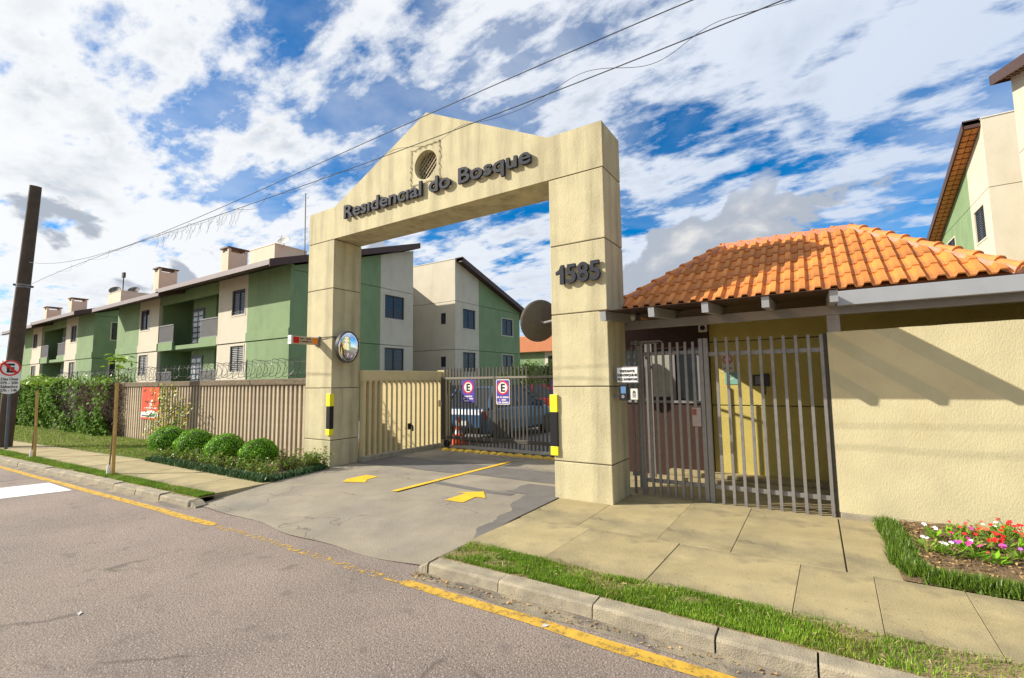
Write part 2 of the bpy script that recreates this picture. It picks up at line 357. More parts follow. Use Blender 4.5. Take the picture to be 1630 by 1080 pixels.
def disc_mb(fr, u, v, r, c0, c1, n=40, ru=1.0):
    return MB().prism([(u+r*ru*math.cos(2*math.pi*k/n), v+r*math.sin(2*math.pi*k/n)) for k in range(n)], lambda a, b, c: fr(a, b, c), c0, c1)
def ring_mb(fr, u, v, r0, r1, c0, c1, n=40):
    mb = MB(); vs = []; fs = []
    for k in range(n):
        t = 2*math.pi*k/n
        for r, c in ((r0, c0), (r1, c0), (r1, c1), (r0, c1)): vs.append(fr(u+r*math.cos(t), v+r*math.sin(t), c))
    for k in range(n):
        a = 4*k; b = 4*((k+1) % n)
        for i in range(4): fs.append((a+i, a+(i+1) % 4, b+(i+1) % 4, b+i))
    return mb.add(vs, fs)
def rrect(u0, u1, v0, v1, r, n=5):
    P = []
    for cx, cy, t0 in ((u1-r, v1-r, 0), (u0+r, v1-r, 90), (u0+r, v0+r, 180), (u1-r, v0+r, 270)):
        P += [(cx+r*math.cos(R(t0+90*k/n)), cy+r*math.sin(R(t0+90*k/n))) for k in range(n+1)]
    return P

# ================================================================== THE SETTING
RZ = -.10
def kf(x): return -2.66 if x > -4.4 else -2.68+.037*(x+4.4)          # kerb front
def wf(x): return -2.06+.02*math.sin(x*3) if x > -2 else -2.27+.030*(x+4.4)     # pavement front edge
def wb(x): return -1.40+.055*(x+9)                                    # back edge of the left pavement
MB().add([(-1500, -1500, -.16), (1500, -1500, -.16), (1500, 1500, -.16), (-1500, 1500, -.16)], [(0, 1, 2, 3)]).build('ground', dirt_m)['kind'] = 'structure'
xs = [-260, -120, -60, -40, -30, -22, -16, -12, -8, -4.4, 0, 4, 10, 60]
mb = MB()
for a, b in zip(xs, xs[1:]): mb.add([(a, -14, RZ), (b, -14, RZ), (b, kf(b)+(.05 if not -4.5 < (a+b)/2 < 0 else .45), RZ), (a, kf(a)+(.05 if not -4.5 < (a+b)/2 < 0 else .45), RZ)], [(0, 1, 2, 3)])
road = mb.build('road', asphalt); road['kind'] = 'structure'
def strip(name, pts0, pts1, z, m, parent=None):
    mb = MB(); n = len(pts0)
    mb.add([(x, y, z) for x, y in pts0]+[(x, y, z) for x, y in pts1], [(i, i+1, n+i+1, n+i) for i in range(n-1)])
    return mb.build(name, m, parent)
yline = paint('road_yellow', (.56, .345, .045), .35, .50, 14); yfaint = paint('road_yellow_faint', (.58, .36, .05), .50, .60, 14); wpaint = paint('road_white', (.74, .72, .68), .26, .36)
def wob(x, a=.010): return a*math.sin(x*2.1)+a*.7*math.sin(x*5.3+1)
L0 = onz(0, 744, RZ); L1 = onz(338, 835, RZ); sl_ = (L0.y-L1.y)/(L0.x-L1.x)
X = np.linspace(.05, 9, 60)
strip('lane_line', [(x, -2.955+wob(x)) for x in X], [(x, -2.845+wob(x, .006)) for x in X], RZ+.004, yline, road)
X = np.linspace(-3.2, .05, 30)
strip('lane_line', [(x, -2.945+wob(x)) for x in X], [(x, -2.855+wob(x, .006)) for x in X], RZ+.004, yfaint, road)
X = np.linspace(-60, -3.2, 80)
strip('lane_line', [(x, L1.y-.055+sl_*(x-L1.x)+wob(x)) for x in X], [(x, L1.y+.055+sl_*(x-L1.x)+wob(x, .006)) for x in X], RZ+.004, yline, road)
a, b = onz(78, 769, RZ), onz(115, 781, RZ)
MB().add([(a.x, a.y, RZ+.004), (b.x, b.y, RZ+.004), (b.x-1.0, -6.6, RZ+.004), (a.x-1.0, -6.6, RZ+.004)], [(0, 1, 2, 3)]).build('crossing_bar', wpaint, road)
# gutters
X = np.linspace(.02, 10, 40); g = strip('gutter', [(x, kf(x)-.15+.02*math.sin(x*4.1)+.015*math.sin(9*x)) for x in X], [(x, kf(x)+.04) for x in X], RZ+.0025, gutter_m); g['kind'] = 'structure'
X = np.linspace(-40, -4.3, 80); g = strip('gutter', [(x, kf(x)-.10+.02*math.sin(x*4.1)) for x in X], [(x, kf(x)+.04) for x in X], RZ+.0025, gutter_m); g['kind'] = 'structure'
# driveway apron: ramp from the road up to the gate
def dz(y): t = min(max((y+2.7)/1.7, 0), 1); return -.094+(.092)*(t*t*(3-2*t))
nx, ny = 44, 56; mb = MB(); vs = []
for j in range(ny+1):
    for i in range(nx+1):
        v = j/ny; u = i/nx; y0 = -2.60+.05*math.sin(u*7)+.03*math.sin(u*19+1); y = y0+(3.6-y0)*v
        xl = -4.42-.42*min(1, (y+2.7)/2.4); x = xl+(.055-xl)*u
        vs.append((x, y, dz(y)+.004*math.sin(x*3.1+y*2)*(0 if y > 1 else 1)))
mb.add(vs, [(j*(nx+1)+i, j*(nx+1)+i+1, (j+1)*(nx+1)+i+1, (j+1)*(nx+1)+i) for j in range(ny) for i in range(nx)])
drive = mb.build('driveway', drive_m, smooth=True); drive['kind'] = 'structure'
def sheet(name, pts, m, parent, h=.006):
    mb = MB(); n = len(pts); mb.add([(x, y, dz(y)+h+.002) for x, y in pts], [tuple(range(n))]); return mb.build(name, m, parent)
def ragged(poly, amp, step=.06):
    out = []
    for (x0, y0), (x1, y1) in zip(poly, poly[1:]+poly[:1]):
        n = max(1, int(math.hypot(x1-x0, y1-y0)/step))
        for k in range(n): out.append((x0+(x1-x0)*k/n+random.uniform(-amp, amp), y0+(y1-y0)*k/n+random.uniform(-amp, amp)))
    return out
def px(lst, z=0): return [tuple(onz(a, b, z).xy) for a, b in lst]
def grid_sheet(name, x0, x1, y0, y1, m, parent, h):
    mb = MB(); n = 18; k = 8; vs = [(x0+(x1-x0)*i/k, y0(x0+(x1-x0)*i/k)+(y1(x0+(x1-x0)*i/k)-y0(x0+(x1-x0)*i/k))*j/n, 0) for j in range(n+1) for i in range(k+1)]
    vs = [(a, b, dz(b)+h+.004*math.sin(a*3.1+b*2)*(0 if b > 1 else 1)) for a, b, _ in vs]
    mb.add(vs, [(j*(k+1)+i, j*(k+1)+i+1, (j+1)*(k+1)+i+1, (j+1)*(k+1)+i) for j in range(n) for i in range(k)]); return mb.build(name, m, parent)
def patch_edge(xl, y0, y1, h):
    mb = MB(); n = 60; k = 6; vs = []
    for j in range(n+1):
        y = y0+(y1-y0)*j/n; a = xl(y)+random.uniform(-.012, .012)
        for i in range(k+1): x = a+(.052-a)*i/k; vs.append((x, y, dz(y)+h+.004*math.sin(x*3.1+y*2)*(0 if y > 1 else 1)))
    mb.add(vs, [(j*(k+1)+i, j*(k+1)+i+1, (j+1)*(k+1)+i+1, (j+1)*(k+1)+i) for j in range(n) for i in range(k)]); return mb.build('asphalt_patch', patch_m, drive)
patch_edge(lambda y: .04-.40*min(1, max(0, (y+2.3)/1.9))**1.3+.05*math.sin(y*5)+.03*math.sin(y*13)-(.45 if y > -.05 else 0), -2.3, .56, .005)
grid_sheet('asphalt_patch', -4.78, -.05, lambda x: .55+.05*(x+4.8)+.03*math.sin(3*x), lambda x: 1.55, patch_m, drive, .0045)
grid_sheet('asphalt_patch', -2.3, -.6, lambda x: -.12+.10*math.sin(x*1.7)+.14*x*.2, lambda x: .02+.10*math.sin(x*1.7)+.14*x*.2, patch_m, drive, .005)
yb = paint('drive_yellow', (.76, .46, .02), .22, .34)
def arrow(pts): return sheet('painted_arrow', px(pts), yb, drive, .008)
arrow([(708, 797), (742, 786), (725, 785), (770, 783.5), (773, 794), (757, 792), (737, 801)])
arrow([(545, 768), (552, 763.5), (583, 757), (602, 759.5), (585, 764), (581, 769)])
a, b = onz(627, 783, 0), onz(812, 736, 0)
d = Vector((b.x-a.x, b.y-a.y)).normalized()*.05; nrm = Vector((d.y, -d.x))
sheet('centre_line', [(a.x-nrm.x, a.y-nrm.y), (a.x+nrm.x, a.y+nrm.y), (b.x+nrm.x, b.y+nrm.y), (b.x-nrm.x, b.y-nrm.y)], yb, drive, .010)
groove_c = mat('ramp_concrete', (.30, .27, .215), .9, .2, 9, .5, 80)
for k in range(9):
    y = 1.50+k*.105+random.uniform(-.02, .02); xa = -4.55+random.uniform(0, .5)+k*.05; xb = -2.6+random.uniform(-.7, .7)
    q = MB(); n = 14; vs = []
    for i in range(n+1): x = xa+(xb-xa)*i/n; vs += [(x, y+.10*(x-xa)-.013+random.uniform(-.004, .004), .0065), (x, y+.10*(x-xa)+.013+random.uniform(-.004, .004), .0065)]
    q.add(vs, [(2*i, 2*i+2, 2*i+3, 2*i+1) for i in range(n)]).build('ramp_groove', groove_c, drive)
court_m = mat('court_asphalt', (.19, .175, .155), .85, .12, 1.5, .4, 80, speck=[(90, .62, .7, (.36, .33, .28), .6)])
MB().add([(-60, 3.4, -.006), (30, 3.4, -.006), (30, 120, -.006), (-60, 120, -.006)], [(0, 1, 2, 3)]).build('courtyard', court_m)['kind'] = 'structure'
MB().add([(-70, .25, -.012), (-4.85, .25, -.012), (-4.85, 3.4, -.012), (-70, 3.4, -.012)], [(0, 1, 2, 3)]).build('garden', soil_m)['kind'] = 'structure'
MB().box(.0, 12, .70, 3.4, -.15, -.008).build('guard_floor', walk_m)['kind'] = 'structure'

# right pavement: concrete slabs, each its own
def slab(mbpts, h, parent, m=walk_m):
    mb = MB(); mb.hexa([(x, y, z) for z, P in ((-.08, mbpts), (h, mbpts)) for x, y in P]); return mb.build('slab', m, parent, bevel=.003)
pav = MB().add([(.06, -2.5, -.018), (12, -2.5, -.018), (12, .72, -.018), (.06, .72, -.018)], [(0, 1, 2, 3)]).build('pavement', joint_m); pav['kind'] = 'structure'
cols = [.075, .95, 1.89, 2.90, 3.40, 3.94, 4.95, 5.9, 6.9, 7.9, 9]
for a, b in zip(cols, cols[1:]):
    j = lambda: random.uniform(-.006, .006)
    sk = .05
    slab([(a+.002-sk*.3, wf(a)), (b-.002-sk*.3, wf(b)), (a+.002+sk*.3, -1.040), (b-.002+sk*.3, -1.040)], j()*.6, pav)
for a, b in ((.075, .80), (.80, 1.68), (1.68, 2.36), (2.36, 3.235), (3.245, 3.62)):
    slab([(a+.002, -1.036), (b-.002, -1.036), (a+.002, .70), (b-.002, .70)], random.uniform(-.003, .003), pav)
for a, b in zip(cols[4:], cols[5:]): pass
# left pavement
pav2 = strip('pavement', [(x, wf(x)-.02) for x in np.linspace(-70, -4.6, 30)], [(x, wb(x)+.02 if x < -9 else -1.38) for x in np.linspace(-70, -4.6, 30)], -.018, joint_m); pav2['kind'] = 'structure'
x = -4.52; i = 0
while x > -34:
    w = .98 if x > -20 else 2.4; b = x; a = x-w
    slab([(a+.004, wf(a)), (b-.004, wf(b) if i else wf(b)), (a+.004, max(wb(a), -1.44) if a > -10 else wb(a)), (b-.004, max(wb(b), -1.44) if b > -10 else wb(b))], random.uniform(-.003, .003), pav2)
    x = a; i += 1
strip('far_pavement_surface', [(x, wf(x)) for x in np.linspace(-70, -34, 8)], [(x, wb(x)) for x in np.linspace(-70, -34, 8)], -.004, walk_m, pav2)
# kerbs: single stones
kr = MB().box(.0, 12, -2.655, -2.47, -.20, -.115).build('kerb', kerb_m); kr['kind'] = 'structure'
def stone(x0, x1, parent, top=-.006, h0=None, tilt=0):
    mb = MB(); y0a, y0b = kf(x0), kf(x1); n = 9
    prof = [(0, RZ-.05), (.012, top-.02), (.028, top-.003), (.155, top+.002), (.172, top-.01), (.172, RZ-.05)]
    P = []
    for i in range(n+1):
        t = i/n; xx = x0+(x1-x0)*t; yy = kf(xx)+tilt*t
        for q, (dy, z) in enumerate(prof):
            e = .003 if q in (1, 2, 3) else 0
            P.append((xx, yy+dy+random.uniform(-e, e), z+random.uniform(-e, e)-(h0*(1-t) if h0 else 0)*(q in (1, 2, 3, 4))))
    k = len(prof); fs = [(i*k+q, i*k+q+1, (i+1)*k+q+1, (i+1)*k+q) for i in range(n) for q in range(k-1)]
    fs += [tuple(range(k)), tuple(range(n*k, n*k+k))]; mb.add(P, fs); return mb.build('kerb_stone', kerb_m, parent)
ks = [.10, .85, 1.67, 2.49, 3.03, 3.82, 4.62, 5.42, 6.2, 7.0, 7.8]
stone(-.02, .085, kr, h0=.05)
for a, b in zip(ks, ks[1:]): stone(a+.006, b-.006, kr, top=-.006+random.uniform(-.005, .004), tilt=random.uniform(-.008, .008))
kl = strip('kerb', [(x, kf(x)+.02) for x in np.linspace(-60, -4.4, 20)], [(x, kf(x)+.17) for x in np.linspace(-60, -4.4, 20)], -.09, kerb_m); kl['kind'] = 'structure'
stone(-4.25, -4.42, kl, h0=.07)
x = -4.43
while x > -46:
    w = .8 if x > -22 else 2.4; stone(x-w+.010, x-.010, kl, top=-.008+random.uniform(-.012, .008), tilt=random.uniform(-.012, .012)); x -= w
# soil below the grass strips, the beds
v = strip('verge', [(x, -2.50) for x in np.linspace(.1, 10, 20)], [(x, wf(x)+.01) for x in np.linspace(.1, 10, 20)], -.014, dirt_m); v['kind'] = 'structure'
v = strip('verge', [(x, kf(x)+.16) for x in np.linspace(-60, -4.45, 40)], [(x, wf(x)+.01) for x in np.linspace(-60, -4.45, 40)], -.014, dirt_m); v['kind'] = 'structure'
v = strip('lawn_soil', [(x, wb(x)-.01) for x in np.linspace(-60, -9.0, 30)], [(x, .5) for x in np.linspace(-60, -9.0, 30)], -.010, dirt_m); v['kind'] = 'structure'
MB().add([(-9.1, -1.46, -.004), (-4.55, -1.46, -.004), (-4.86, .0, -.004), (-5.76, .0, -.004), (-5.76, .3, -.004), (-9.1, .3, -.004)], [(0, 1, 2, 3, 4, 5)]).build('planting_bed', soil_m)['kind'] = 'structure'
# mounded flower bed by the wall
mb = MB(); n1, n2 = 50, 22; x0, x1, y0, y1 = 3.60, 9.0, -1.034, .75; vs = []
for j in range(n2+1):
    for i in range(n1+1):
        x = x0+(x1-x0)*i/n1; y = y0+(y1-y0)*j/n2; e = min(i/3, j/4, 1)
        vs.append((x, y, .004+.05*e+random.uniform(-.012, .012)*e))
mb.add(vs, [(j*(n1+1)+i, j*(n1+1)+i+1, (j+1)*(n1+1)+i+1, (j+1)*(n1+1)+i) for j in range(n2) for i in range(n1)]); mb.build('flower_bed', soil_m)['kind'] = 'structure'

# ================================================================== THE ARCH
L_, WP, DP, HB, HP, HPK = -5.75, .838, .683, 4.522, 5.18, 6.38
arch = thing('entrance_arch', (-2.45, 0, 0), 'tall cream plastered entrance arch with a gabled top and big metal lettering', 'arch')
JO = [-.12, .496, 1.516, 2.53, 3.52, 4.522]
for xa in (L_, 0.0):
    core = MB().box(xa+.012, xa+WP-.012, .012, DP-.012, -.12, HB+.1).build('pillar', groove_m, arch)
    for a, b in zip(JO, JO[1:]):
        MB().box(xa, xa+WP, 0, DP, a+(.007 if a > 0 else 0), b-.007).build('plaster_block', arch_m, core, bevel=.010)
# lintel with pediment and round opening
outer = [(L_, HB+.007), (WP, HB+.007), (WP, HP), (0.0, HP), (-2.42, HPK), (-4.92, HP+.01), (L_, HP)]
cx, cz, cr = -2.43, 5.42, .262
hole = [(cx+cr*math.cos(2*math.pi*k/36), cz+cr*math.sin(2*math.pi*k/36)) for k in range(36)]
allp = outer+hole; tri = tessellate_polygon([[Vector((a, b, 0)) for a, b in outer], [Vector((a, b, 0)) for a, b in hole]])
mb = MB(); n = len(allp)
mb.add([(a, 0, b) for a, b in allp]+[(a, DP, b) for a, b in allp], [tuple(t) for t in tri]+[tuple(q+n for q in t) for t in tri]
       + [(i, (i+1) % 7, n+(i+1) % 7, n+i) for i in range(7)]+[(7+i, 7+(i+1) % 36, n+7+(i+1) % 36, n+7+i) for i in range(36)])
lintel = mb.build('lintel', arch_m, arch)
mb = MB()
for k in range(-5, 6):                                        # diagonal lattice in the opening
    o = k*.048*1.35; 
    for sgn in (1, -1):
        h = math.sqrt(max(cr**2-(o*.7)**2*2*.5, 0)); c0 = Vector((cx+o*.7*sgn, .13+.01*sgn, cz+o*.7)); d = Vector((.7071, 0, -.7071*sgn))
        h = math.sqrt(max(cr**2-((o*.7)**2*2), 0))
        if h > .02: mb.bar(c0-d*h, c0+d*h, .016, .016, (0, 1, 0))
mb.build('lattice', mat('lattice_paint', (.36, .31, .2), .7, .1), lintel)
MB().prism([(cx+cr*1.01*math.cos(2*math.pi*k/36), cz+cr*1.01*math.sin(2*math.pi*k/36)) for k in range(36)], lambda a, b, c: (a, c, b), .24, .28).build('opening_backing', black_m, lintel)
# string of tiny lamps round the opening
mb = MB(); pts = []
hw = .335
for a, b in ((( -hw, hw), (hw, hw)), ((hw, hw), (hw, -hw)), ((hw*.6, -hw), (-hw, -hw)), ((-hw, -hw), (-hw, hw))):
    for k in range(13):
        t = k/12; pts.append((cx+a[0]+(b[0]-a[0])*t+random.uniform(-.02, .02), -.012, cz+a[1]+(b[1]-a[1])*t+random.uniform(-.02, .02)))
mb.tube(pts, .005, 4)
for q in pts[::2]: mb.bar(q, (q[0]+random.uniform(-.02, .02), q[1]-.005, q[2]-.03), .009)
mb.build('fairy_lights', mat('fairy_wire', (.30, .26, .15), .7, .1), lintel)
fr0 = front(0)
def letters(body, u0, u1, v0, cap, depth, standoff, parent, off, name):
    isl = text_islands(body, 1.0, depth, off); allv = [p for t in isl for p in t[0]]
    mn = min(p[0] for p in allv); mx = max(p[0] for p in allv); base = [p for p in isl[0][0]]; lo = min(p[1] for p in base); hi = max(p[1] for p in base)
    sx = (u1-u0)/(mx-mn); sy = cap/(hi-lo)
    for vs, fs in isl:
        MB().add([fr0(u0+(p[0]-mn)*sx, v0+(p[1]-lo)*sy, standoff+depth/2+p[2]) for p in vs], fs).build(name, letter_m, parent)
letters('Resıdencıal do Bosque', -4.55, -.26, 4.85, .265, .045, .022, lintel, .018, 'letter')
pill = [o for o in bpy.data.objects if o.name.startswith('pillar')][1]
MB().prism([(.115, 3.125), (.165, 3.150), (.195, 3.215), (.240, 3.215), (.240, 2.945), (.178, 2.945), (.178, 3.105), (.115, 3.085)], lambda a, b, c: fr0(a, b, c), .022, .067).build('digit', letter_m, [o for o in bpy.data.objects if o.name.startswith('pillar')][1])
letters('585', .275, .775, 2.945, .27, .045, .022, pill, .022, 'digit')
# corner guards
def guard(x, z0, z1, parent, ya, yb2):
    g = MB().box(x-.055, x+.055, ya, yb2, z0, z1).build('corner_guard', black_m, parent, bevel=.006)
    for a, b in ((z0-.002, z0+.12), (z1-.24, z1+.002)): MB().box(x-.0575, x+.0575, ya-.003, yb2+.003, a, b).build('yellow_band', yellow_m, g, bevel=.005)
pl = [o for o in bpy.data.objects if o.name.startswith('pillar')]
guard(-4.955, .60, 1.40, pl[0], -.035, .06); guard(.02, .575, 1.405, pl[1], -.035, .06)
# convex mirror on the inner side of the left pillar
mr_ = thing('convex_mirror', (-4.75, .25, 2.0), 'round convex traffic mirror with dark rim fixed to the inner side of the arch pillar', 'mirror')
nrm = Vector((.97, .20, -.06)).normalized(); uu = Vector((0, 0, 1)).cross(nrm).normalized(); vv = nrm.cross(uu)
mf = Fr((-4.74, .24, 2.33), uu, vv, nrm); rr = .30
chrome = mat('mirror_chrome', (.85, .87, .9), .03, 0, metal=1.0)
MB().lathe([(rr*math.sin(t)*1.0, .07*math.cos(t*1.0)) for t in np.linspace(.0001, math.pi/2, 14)], 40, lambda a, b, h: mf(a, b, h)).build('mirror_glass', chrome, mr_, smooth=True)
ring_mb(mf, 0, 0, rr-.005, rr+.018, -.03, .02).build('rim', dark_steel_m, mr_); disc_mb(mf, 0, 0, rr+.012, -.05, -.02).build('back_plate', dark_steel_m, mr_)
mb = MB().tube([mf(0, 0, -.04), mf(-.05, .05, -.10), (-4.915, .12, 2.42)], .014, 8); mb.box(-4.917, -4.905, .07, .17, 2.36, 2.50); mb.build('bracket', grey_m, mr_)
# exit warning light
xs_ = -5.35; fr_ = right(xs_)
el = thing('exit_warning_light', (xs_, -.3, 2.38), 'slim exit warning light box with red and amber lenses sticking out of the arch pillar', 'warning light')
bx = MB(); fr_.box(bx, -.60, -.04, 2.385, 2.535, -.05, .05); bx.build('housing', mat('light_housing', (.50, .42, .30), .6, .1, 8), el, bevel=.01)
bx = MB(); fr_.box(bx, -.635, -.602, 2.375, 2.545, -.055, .055); bx.build('end_cap', white_m, el, bevel=.006)
bx = MB(); fr_.box(bx, -.038, -.0, 2.36, 2.56, -.06, .06); bx.build('wall_bracket', grey_m, el, bevel=.006)
bx = MB(); fr_.box(bx, -.585, -.465, 2.40, 2.52, .05, .062); bx.build('red_lens', mat('red_lens', (.55, .015, .01), .15, .1, 30), el, bevel=.01)
bx = MB(); fr_.box(bx, -.175, -.055, 2.40, 2.52, .05, .062); bx.build('amber_lens', mat('amber_lens', (.85, .25, .01), .15, .1, 30), el, bevel=.01)
tx = strokes(fr_, -.32, 2.475, .24, .034, .0505, 13); t2 = strokes(fr_, -.32, 2.42, .25, .034, .0505, 14); tx.add(t2.v, t2.f)
tx.build('lettering', mat('light_text', (.16, .07, .03), .6, 0), el)
wl = MB().tube([(xs_, -.01, 2.50), (-5.15, -.012, 2.505), (-4.93, -.012, 2.53), (-4.905, .05, 2.52), (-4.905, .2, 2.45)], .006, 5).build('feed_cable', wire_m, el)
# satellite dish behind the right pillar
def dish(loc, nrm, r, label, m, post_to, group=None):
    d_ = thing('satellite_dish', loc, label, 'satellite dish', group); nrm = Vector(nrm).normalized(); u = Vector((0, 0, 1)).cross(nrm).normalized(); v = nrm.cross(u)
    f = Fr(loc, u, v, nrm); prof = [(r*t, .22*r*t*t) for t in np.linspace(.001, 1, 8)]; back = [(rr2, h-.012) for rr2, h in prof][::-1]
    mb = MB(); nn = 32
    pr = prof+back; vs = [f(a*math.cos(2*math.pi*k/nn), a*math.sin(2*math.pi*k/nn), h) for a, h in pr for k in range(nn)]
    mb.add(vs, [(i*nn+k, i*nn+(k+1) % nn, (i+1)*nn+(k+1) % nn, (i+1)*nn+k) for i in range(len(pr)-1) for k in range(nn)]); mb.build('reflector', m, d_, smooth=True)
    MB().tube([f(0, -r*.95, .16*r), f(0, -.35*r, .75*r), f(0, 0, .85*r)], .012, 6).build('feed_arm', grey_m, d_)
    MB().tube([f(0, 0, .78*r), f(0, 0, .98*r)], .035, 8).build('receiver', offwhite_m, d_)
    MB().tube([f(0, 0, -.01), f(0, 0, -.12), post_to], .022, 8).build('mount', grey_m, d_); return d_
dish_m = mat('dish_dark', (.10, .088, .07), .6, .1, 8)  # dark tone carries the backlit shade of the dish behind the pillar
dish((-.80, 1.15, 2.62), (-.78, .50, .25), .37, 'dark satellite dish mounted behind the arch pillar with the house number', dish_m, (.06, .66, 2.60))

# ================================================================== ENTRANCE: louvred side wall, sliding gate
pw = thing('louvre_wall', (-4.88, 2, 0), 'cream louvred concrete side wall between the arch pillar and the sliding gate', 'wall')
ya, yb_, pt = .70, 3.20, .155
MB().box(-4.955, -4.825, ya, yb_, 1.66, 1.875).build('top_rail', panel_m, pw, bevel=.01)
MB().box(-5.0, -4.76, ya-.01, yb_+.14, -.1, .10).build('plinth', mat('plinth', (.34, .30, .22), .9, .2, 8, .7, 40), pw, bevel=.015)
n = int((yb_-ya)/pt)
lb = MB(); sec = [(.06, -.03), (.06, .03), (-.06, .03), (-.06, -.03)]
lb.prism(sec, lambda u, v, w: (u, v, w), .09, 1.60)
# shoulder that rounds the head of the slot
for k in range(4):
    t0 = k/4; t1 = (k+1)/4; e = .045*t1*t1
    lb.prism([(.06, -.03-e), (.06, .03+e), (-.06, .03+e), (-.06, -.03-e)], lambda u, v, w: (u, v, w), 1.60+.07*t0, 1.60+.07*t1+.0)
lme = lb.mesh('louvre', panel_m)
for i in range(n+1):
    place('louvre', lme, Matrix.Translation((-4.89, ya+.06+i*(yb_-ya-.1)/n, 0)), pw)
MB().box(-5.0, -4.76, yb_+.0, yb_+.24, -.1, 1.90).build('end_post', panel_m, pw, bevel=.012)
mb = MB().tube([(-4.80, 2.03, .62), (-4.72, 2.03, .62), (-4.70, 2.03, .60), (-4.70, 2.03, .50)], .022, 8); mb.box(-4.82, -4.79, 1.99, 2.07, .53, .67); mb.build('hose_tap', black_m, pw)

GY = 3.05
sg = thing('sliding_gate', (-1.6, GY, 0), 'tall dark bar sliding gate across the car entrance', 'gate')
bme = MB().box(-.016, .016, -.016, .016, .10, 1.93).mesh('bar', slide_m)
x = -4.62
while x < .55:
    place('bar', bme, Matrix.Translation((x, GY, random.uniform(-.006, .006))), sg); x += .0985
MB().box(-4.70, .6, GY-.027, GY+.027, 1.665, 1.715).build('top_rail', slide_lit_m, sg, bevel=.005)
MB().box(-4.70, .6, GY-.03, GY+.03, .225, .305).build('bottom_rail', slide_m, sg, bevel=.005)
for x in (-4.69, -3.1, -1.55): MB().box(x-.03, x+.03, GY-.028, GY+.028, .20, 1.72).build('stile', slide_m, sg, bevel=.004)
MB().box(-4.72, .6, GY-.02, GY+.02, -.02, .022).build('floor_track', dark_steel_m, sg)
for x in (-4.55, -1.3): MB().lathe([(.001, -.02), (.09, -.02), (.09, .02), (.001, .02)], 20, lambda a, b, h, x=x: (x+a, GY+h, .112+b)).build('roller', black_m, sg)
MB().box(-4.80, -4.70, GY-.05, GY+.05, 1.0, 1.16).build('lock_box', panel_m, sg, bevel=.01)
# parking signs on the gate
def esign(px0, px1, lines, label, border):
    a = ony(*px0, GY-.03); b = ony(*px1, GY-.03); f = front(GY-.022)
    s_ = thing('parking_sign', ((a.x+b.x)/2, GY-.03, b.z), label, 'sign')
    u0, u1, v0, v1 = a.x, b.x, b.z, a.z; w = u1-u0; h = v1-v0
    MB().prism(rrect(u0, u1, v0, v1, .03), lambda p, q, r: f(p, q, r), .0, .006).build('plate', white_m if border else blue_m, s_)
    MB().prism(rrect(u0+.016, u1-.016, v0+.016, v1-.016, .02), lambda p, q, r: f(p, q, r), .006, .009).build('field', blue_m, s_)
    cu = (u0+u1)/2; cv = v1-h*.33; r = min(w*.43, h*.28)
    disc_mb(f, cu, cv, r, .009, .011).build('red_disc', red_m, s_); disc_mb(f, cu, cv, r*.78, .011, .013).build('white_disc', white_m, s_)
    text_mb(f, 'E', r*1.55, cu, cv-r*.53, .015, .004, r*.05).build('letter', sblack_m, s_)
    mb = MB()
    for ww, v, n_ in lines:
        q = strokes(f, cu, v0+v*h, w*ww, h*.065, .0095, n_); mb.add(q.v, q.f)
    mb.build('lettering', white_m, s_); return s_
esign((735.5, 605), (755.5, 641.5), [(.66, .245, 9), (.80, .145, 11), (.62, .05, 9)], 'blue sign with an E disc on the sliding gate beside the louvred wall', False)
esign((789.5, 604.5), (811.5, 644.5), [(.86, .26, 14), (.50, .155, 9), (.86, .05, 14)], 'white edged blue sign with an E disc at the middle of the sliding gate', True)
esign((877, 605), (896, 643), [(.66, .245, 9), (.80, .145, 11), (.62, .05, 9)], 'blue sign with an E disc half hidden behind the numbered pillar', False)
# speed-bump studs across the entrance
bump_m = mat('stud_yellow', (.62, .40, .05), .8, .2, 12, .5, 50, col2=(.30, .22, .08), mixscale=6, mixlo=.5, mixhi=.75)
br = thing('rumble_strip', (-2.5, 2.55, 0), 'row of worn yellow studs across the entrance before the sliding gate', 'speed bump')
sm = MB(); P = [(.135*math.cos(t)*math.cos(p), .085*math.sin(t)*math.cos(p), .065*math.sin(p)) for p in np.linspace(0, 1.45, 5) for t in np.linspace(0, 2*math.pi, 14, endpoint=False)]
sm.add(P, [(i*14+k, i*14+(k+1) % 14, (i+1)*14+(k+1) % 14, (i+1)*14+k) for i in range(4) for k in range(14)]+[tuple(range(56, 70))]); sm.smooth = True
sme = sm.mesh('stud', bump_m); a, b = onz(709, 716.5, 0), onz(872, 731, 0); n = 13
for i in range(n+6):
    p = a.lerp(b, i/(n-1)); place('stud', sme, Matrix.Translation((p.x, p.y+random.uniform(-.02, .02), -.004)) @ Matrix.Rotation(random.uniform(-.15, .15), 4, 'Z') @ Matrix.Scale(random.uniform(.85, 1.1), 4), br)
# traffic cone
c = onz(730, 707, 0); tcn = thing('traffic_cone', (c.x, c.y, 0), 'orange and white striped traffic cone behind the sliding gate', 'traffic cone')
cf = lambda a, b, h: (c.x+a, c.y+b, h)
MB().box(c.x-.19, c.x+.19, c.y-.19, c.y+.19, 0, .04).build('base', orange_m, tcn, bevel=.01)
def seg(z0, z1, m, nm): r = lambda z: .135-.115*(z-.04)/.66; MB().lathe([(r(z0), z0), (r(z1), z1)], 24, cf).build(nm, m, tcn, smooth=False)
MB().lathe([(.165, .04), (.15, .24), (.135, .26)], 8, cf).build('skirt', orange_m, tcn)
for z0, z1, m, nm in ((.26, .36, white_m, 'white_band'), (.36, .46, orange_m, 'orange_band'), (.46, .56, white_m, 'white_band'), (.56, .70, orange_m, 'tip')): seg(z0, z1, m, nm)

